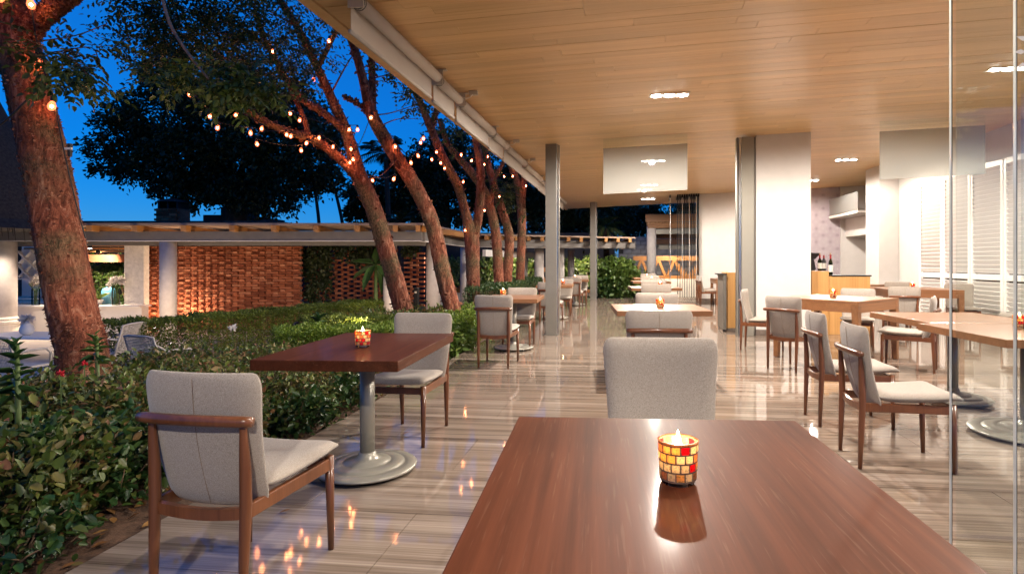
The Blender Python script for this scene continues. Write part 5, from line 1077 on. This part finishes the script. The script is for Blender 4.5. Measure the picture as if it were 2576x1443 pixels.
# ---- palms
def palm(label, u_, v_, d_, trunk_pts, n_, L, mt='leaf_dark', fan=False, tr_w=None, cat='palm tree'):
    c = at(u_, v_, d_); b = at(*trunk_pts[0][:3]); t = thing('palm_tree', label, cat, (b.x, b.y, b.z), 0); off = np.array(b); P, r_ = limb_path(trunk_pts, 4); V, Fq = tube_np(P-off, r_, 10, .03, 5); mobj('trunk', np_mesh('trunk', V, Fq), 'bark_dark', t, smooth=True); C = np.array(c)-off
    for k in range(n_):
        a = k*2.399+random.uniform(-.2, .2); el = random.uniform(-.5, 1.2); d0 = np.array([math.cos(a)*math.cos(el), math.sin(a)*math.cos(el), math.sin(el)]); m_ = 14; s_ = np.linspace(.12, 1, m_)[:, None]; spine = C+d0*L*s_+np.array([0, 0, -1.])*L*.42*s_**2.2; tg = unit(np.gradient(spine, axis=0)); sd = unit(np.cross(tg, [0, 0, 1.])); Pq = np.repeat(spine, 2, 0); sg = np.tile([1, -1], m_)[:, None]; tg2 = np.repeat(tg, 2, 0); sd2 = np.repeat(sd, 2, 0)
        D = unit(sd2*sg*(.9 if not fan else .35)+tg2*.7-np.array([0, 0, .35])); ln = L*.34*np.repeat(np.sin(np.linspace(.5, 3., m_)), 2)*RNG.uniform(.8, 1.1, 2*m_); V, Fq = leaves(Pq, D, np.tile([0, 0, 1.], (2*m_, 1)), ln, ln*.10, .2); mobj('frond', np_mesh('frond', V, Fq), mt, t)
    return t
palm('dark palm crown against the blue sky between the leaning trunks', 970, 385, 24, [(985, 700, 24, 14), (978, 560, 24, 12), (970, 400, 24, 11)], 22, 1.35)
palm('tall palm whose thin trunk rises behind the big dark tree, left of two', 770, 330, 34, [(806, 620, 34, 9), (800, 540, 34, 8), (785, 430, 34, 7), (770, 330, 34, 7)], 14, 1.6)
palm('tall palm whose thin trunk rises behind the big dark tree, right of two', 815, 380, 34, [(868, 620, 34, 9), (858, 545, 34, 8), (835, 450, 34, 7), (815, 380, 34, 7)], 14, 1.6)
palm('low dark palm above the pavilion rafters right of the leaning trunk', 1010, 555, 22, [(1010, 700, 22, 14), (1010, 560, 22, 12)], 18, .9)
palm('spiky fan palm beside the far grey post', 1524, 570, 23, [(1532, 740, 23, 18), (1526, 660, 23, 16), (1524, 575, 23, 14)], 34, .95, 'leaf_canopy', True)
# ---- end-of-terrace bush, banana plant and ivy
shrub('lush leafy bush at the end of the terrace beside the far post', -.25, 20.75, .62, .55, 1.45, 3400, .16, 'leaf_ivy', 60, z0=-.05, group='bushes at the terrace end'); shrub('dark grassy clump at the foot of the terrace-end bush', -.55, 20.4, .45, .3, .65, 1500, .14, 'leaf_gloss', 20, z0=-.05, group='bushes at the terrace end'); shrub('fine-leaved bush left of the round pergola column', .45, 21.2, .4, .4, .95, 1500, .12, 'leaf_ivy', 30, z0=-.05, group='bushes at the terrace end')
b = at(945, 770, 14.4); t = thing('banana_plant', 'dark banana plant with paddle leaves before the pierced screen', 'plant', (b.x, b.y, -.6)); 
m_ = MB(); top = at(945, 665, 14.4)-Vector((b.x, b.y, -.6)); m_.tube([(0, 0, 0), (0, 0, top.z*.6), top], [.06, .05, .03], 8); m_.build('stem', 'stem_green', t, smooth=True)
for k, (du, dv, dd) in enumerate(((-45, -15, -.2), (-30, 40, -.5), (35, -10, .1), (40, 35, -.3), (5, -45, .2), (-55, 15, .3), (20, 50, .4))):
    e = at(945+du, 665+dv, 14.4+dd)-Vector((b.x, b.y, -.6)); d = e-top; V, Fq = leaves(np.array([list(top)]), np.array([list(d)]), np.array([[0, -.5, 1.]]), np.array([d.length*1.3]), np.array([.24]), .25, .1); mobj('leaf', np_mesh('leaf', V, Fq), 'leaf_gloss', t)
def ivy(label, regions, L, n, mt='leaf_ivy'):
    Ps = []
    c0 = Vector(cw(px(regions[0][0], regions[0][4]), regions[0][4], 0)); t = thing('ivy', label, 'climbing plant', c0, 0, 'ivy on the fences'); tot = sum((b-a)*(d-c) for a, b, c, d, _ in regions)
    for u0, u1, v0, v1, d_ in regions:
        k = int(n*(u1-u0)*(v1-v0)/tot); nc = max(5, k//25); cu = RNG.uniform(u0, u1, nc); cv = v0+(v1-v0)*RNG.uniform(0, 1, nc)**1.5; i = RNG.integers(0, nc, k); uu = cu[i]+RNG.normal(0, 5, k); vv = cv[i]+RNG.normal(0, 7, k); dd = d_+RNG.normal(-.12, .07, k); Ps.append(np.array([list(at(a, b, c)) for a, b, c in zip(uu, vv, dd)]))
    P = np.concatenate(Ps)-np.array(c0); m = len(P); D = unit(RNG.normal(0, .5, (m, 3))+np.array([0, -.3, -.6])); N = unit(RNG.normal(0, .4, (m, 3))+np.array([.1, -1., .5])); sz = L*RNG.uniform(.6, 1.3, m); mobj('foliage', np_mesh('foliage', *leaves(P, D, N, sz, sz*.7)), mt, t, kind='stuff')
    m_ = MB()
    for k in range(24): q = P[random.randrange(m)]; m_.tube([q, q+np.array([random.gauss(0, .1), .05, .5])], .006, 4, cap=False)
    m_.build('vines', 'twig', t, kind='stuff')
ivy('ivy on the timber truss behind the slim columns', [(1120, 1165, 655, 735, 24.1), (1180, 1320, 650, 740, 24.1), (1320, 1345, 655, 720, 24.1), (1395, 1560, 655, 720, 24.1)], .13, 5200)
ivy('ivy behind the pavilion counter right of the big trunk', [(232, 318, 652, 775, 17.9)], .10, 1700); ivy('dark creeper hanging over the pierced brick screen', [(757, 830, 620, 760, 16.3), (830, 970, 615, 655, 16.3), (1018, 1060, 615, 640, 16.2)], .09, 3000, 'leaf_dark')
# ================================================================== STRING LIGHTS
bm = MB().lathe([(.002, -.085), (.018, -.078), (.027, -.055), (.027, -.042), (.018, -.018), (.015, -.008)], 10).mesh('bulb'); bm.materials.append(MAT['bulb_glow']); bm.shade_smooth()
fm = MB().lathe([(.001, -.062), (.0095, -.056), (.0095, -.044), (.001, -.038)], 8).mesh('filament'); fm.materials.append(MAT['bulb_filament'])
sk = MB().lathe([(.014, -.012), (.019, -.008), (.019, .035), (.008, .042)], 8).mesh('socket'); sk.materials.append(MAT['cable'])
def string(label, bulbs, start=None, end=None, sag=.12):
    A = [Vector(at(*b))+Vector((0, 0, .09)) for b in bulbs]; t = thing('string_light', label, 'string lights', A[0], 0, 'bulb strings in the trees'); path = []
    ends = ([Vector(at(*start))] if start else [])+A+([Vector(at(*end))] if end else [])
    for a, b in zip(ends[:-1], ends[1:]):
        for k in range(6): q = k/6; path.append(a.lerp(b, q)-Vector((0, 0, 1))*sag*min(1, (b-a).length)*4*q*(1-q)*.5)
    path.append(ends[-1]); MB().tube([p-A[0] for p in path], .0055, 5).build('cable', 'cable', t)
    for a in A:
        o = link(bpy.data.objects.new('bulb', bm)); o.parent = t; o.location = a-A[0]-Vector((0, 0, .04)); o.rotation_euler = (random.uniform(-.3, .3), random.uniform(-.3, .3), 0); o.scale = (.95, .95, .95) if bulbs[0][2] > 5 else (1, 1, 1); s_ = link(bpy.data.objects.new('socket', sk)); s_.parent = o; s_ = link(bpy.data.objects.new('filament', fm)); s_.parent = o
string('bulbs wound round the big peeling trunk at left', [(8, -2, 4.35), (74, 12, 4.33), (97, 160, 4.50), (133, 270, 4.50)], None, (215, 600, 4.6))
string('bulb string drooping from the canopy to the long limb', [(470, 214, 7.), (477, 238, 7.05), (527, 295, 7.4), (549, 323, 7.6), (630, 336, 8.), (720, 341, 8.6), (733, 344, 8.7), (773, 362, 9.)], (500, 150, 7.), (839, 371, 9.4))
string('bulbs under the long limb against the dark crown', [(597, 291, 8.1), (659, 326, 8.3), (645, 364, 8.3), (757, 379, 9.), (803, 348, 9.2), (839, 371, 9.4), (881, 410, 9.7)], (560, 240, 8.))
string('high bulb string across the canopy top', [(685, 131, 8.5), (790, 202, 9.1), (828, 105, 9.)], (640, 110, 8.4), (862, 60, 8.5))
string('bulbs beside the fork of the long-limbed leaning tree', [(730, 287, 9.), (755, 304, 9.1), (879, 328, 9.6), (899, 328, 9.6), (882, 376, 9.6), (888, 402, 9.6), (935, 298, 8.7)], (715, 250, 9.))
string('bulb string between the two leaning trees', [(936, 455, 9.6), (993, 452, 8.9), (992, 370, 8.9), (1033, 411, 8.9), (1049, 393, 9.), (1058, 360, 10.), (1064, 350, 10.)], (905, 440, 9.8), (1092, 345, 11.5))
string('bulb string around the forked tree', [(1098, 384, 11.5), (1086, 402, 11.4), (1107, 411, 11.5), (1119, 424, 11.6), (1160, 390, 12.), (1187, 405, 12.), (1165, 458, 11.9), (1169, 580, 12.1)], (1080, 340, 11.6))
string('bulb string among the slender trees by the roof edge', [(1227, 395, 14.), (1219, 415, 14.), (1267, 445, 14.6), (1290, 444, 15.), (1303, 430, 16.), (1323, 468, 16.), (1256, 495, 14.3), (1218, 530, 13.9)], (1180, 400, 13.8))
# cord looped round the big trunk
P, r_ = limb_path([(-5, 318, 4.37, 5), (30, 290, 4.34, 5), (70, 250, 4.33, 5), (100, 222, 4.38, 5), (118, 205, 4.5, 5)], 4); V, Fq = tube_np(P, r_, 8, .0, 1); o = mobj('power_cord', np_mesh('power_cord', V, Fq), 'cable', smooth=True); tag(o, 'black cord looped across the big peeling trunk', 'cord')
p = at(176, 378, 4.5); t = thing('plug_connector', 'black cable connector with a white tag beside the big trunk', 'connector', p); MB().tube([(0, 0, -.05), (0, 0, .05)], [.014, .018], 8).build('body', 'cable', t); MB().box((.0, -.012, .01), (.06, .01, .016)).build('tag', 'paper', t)
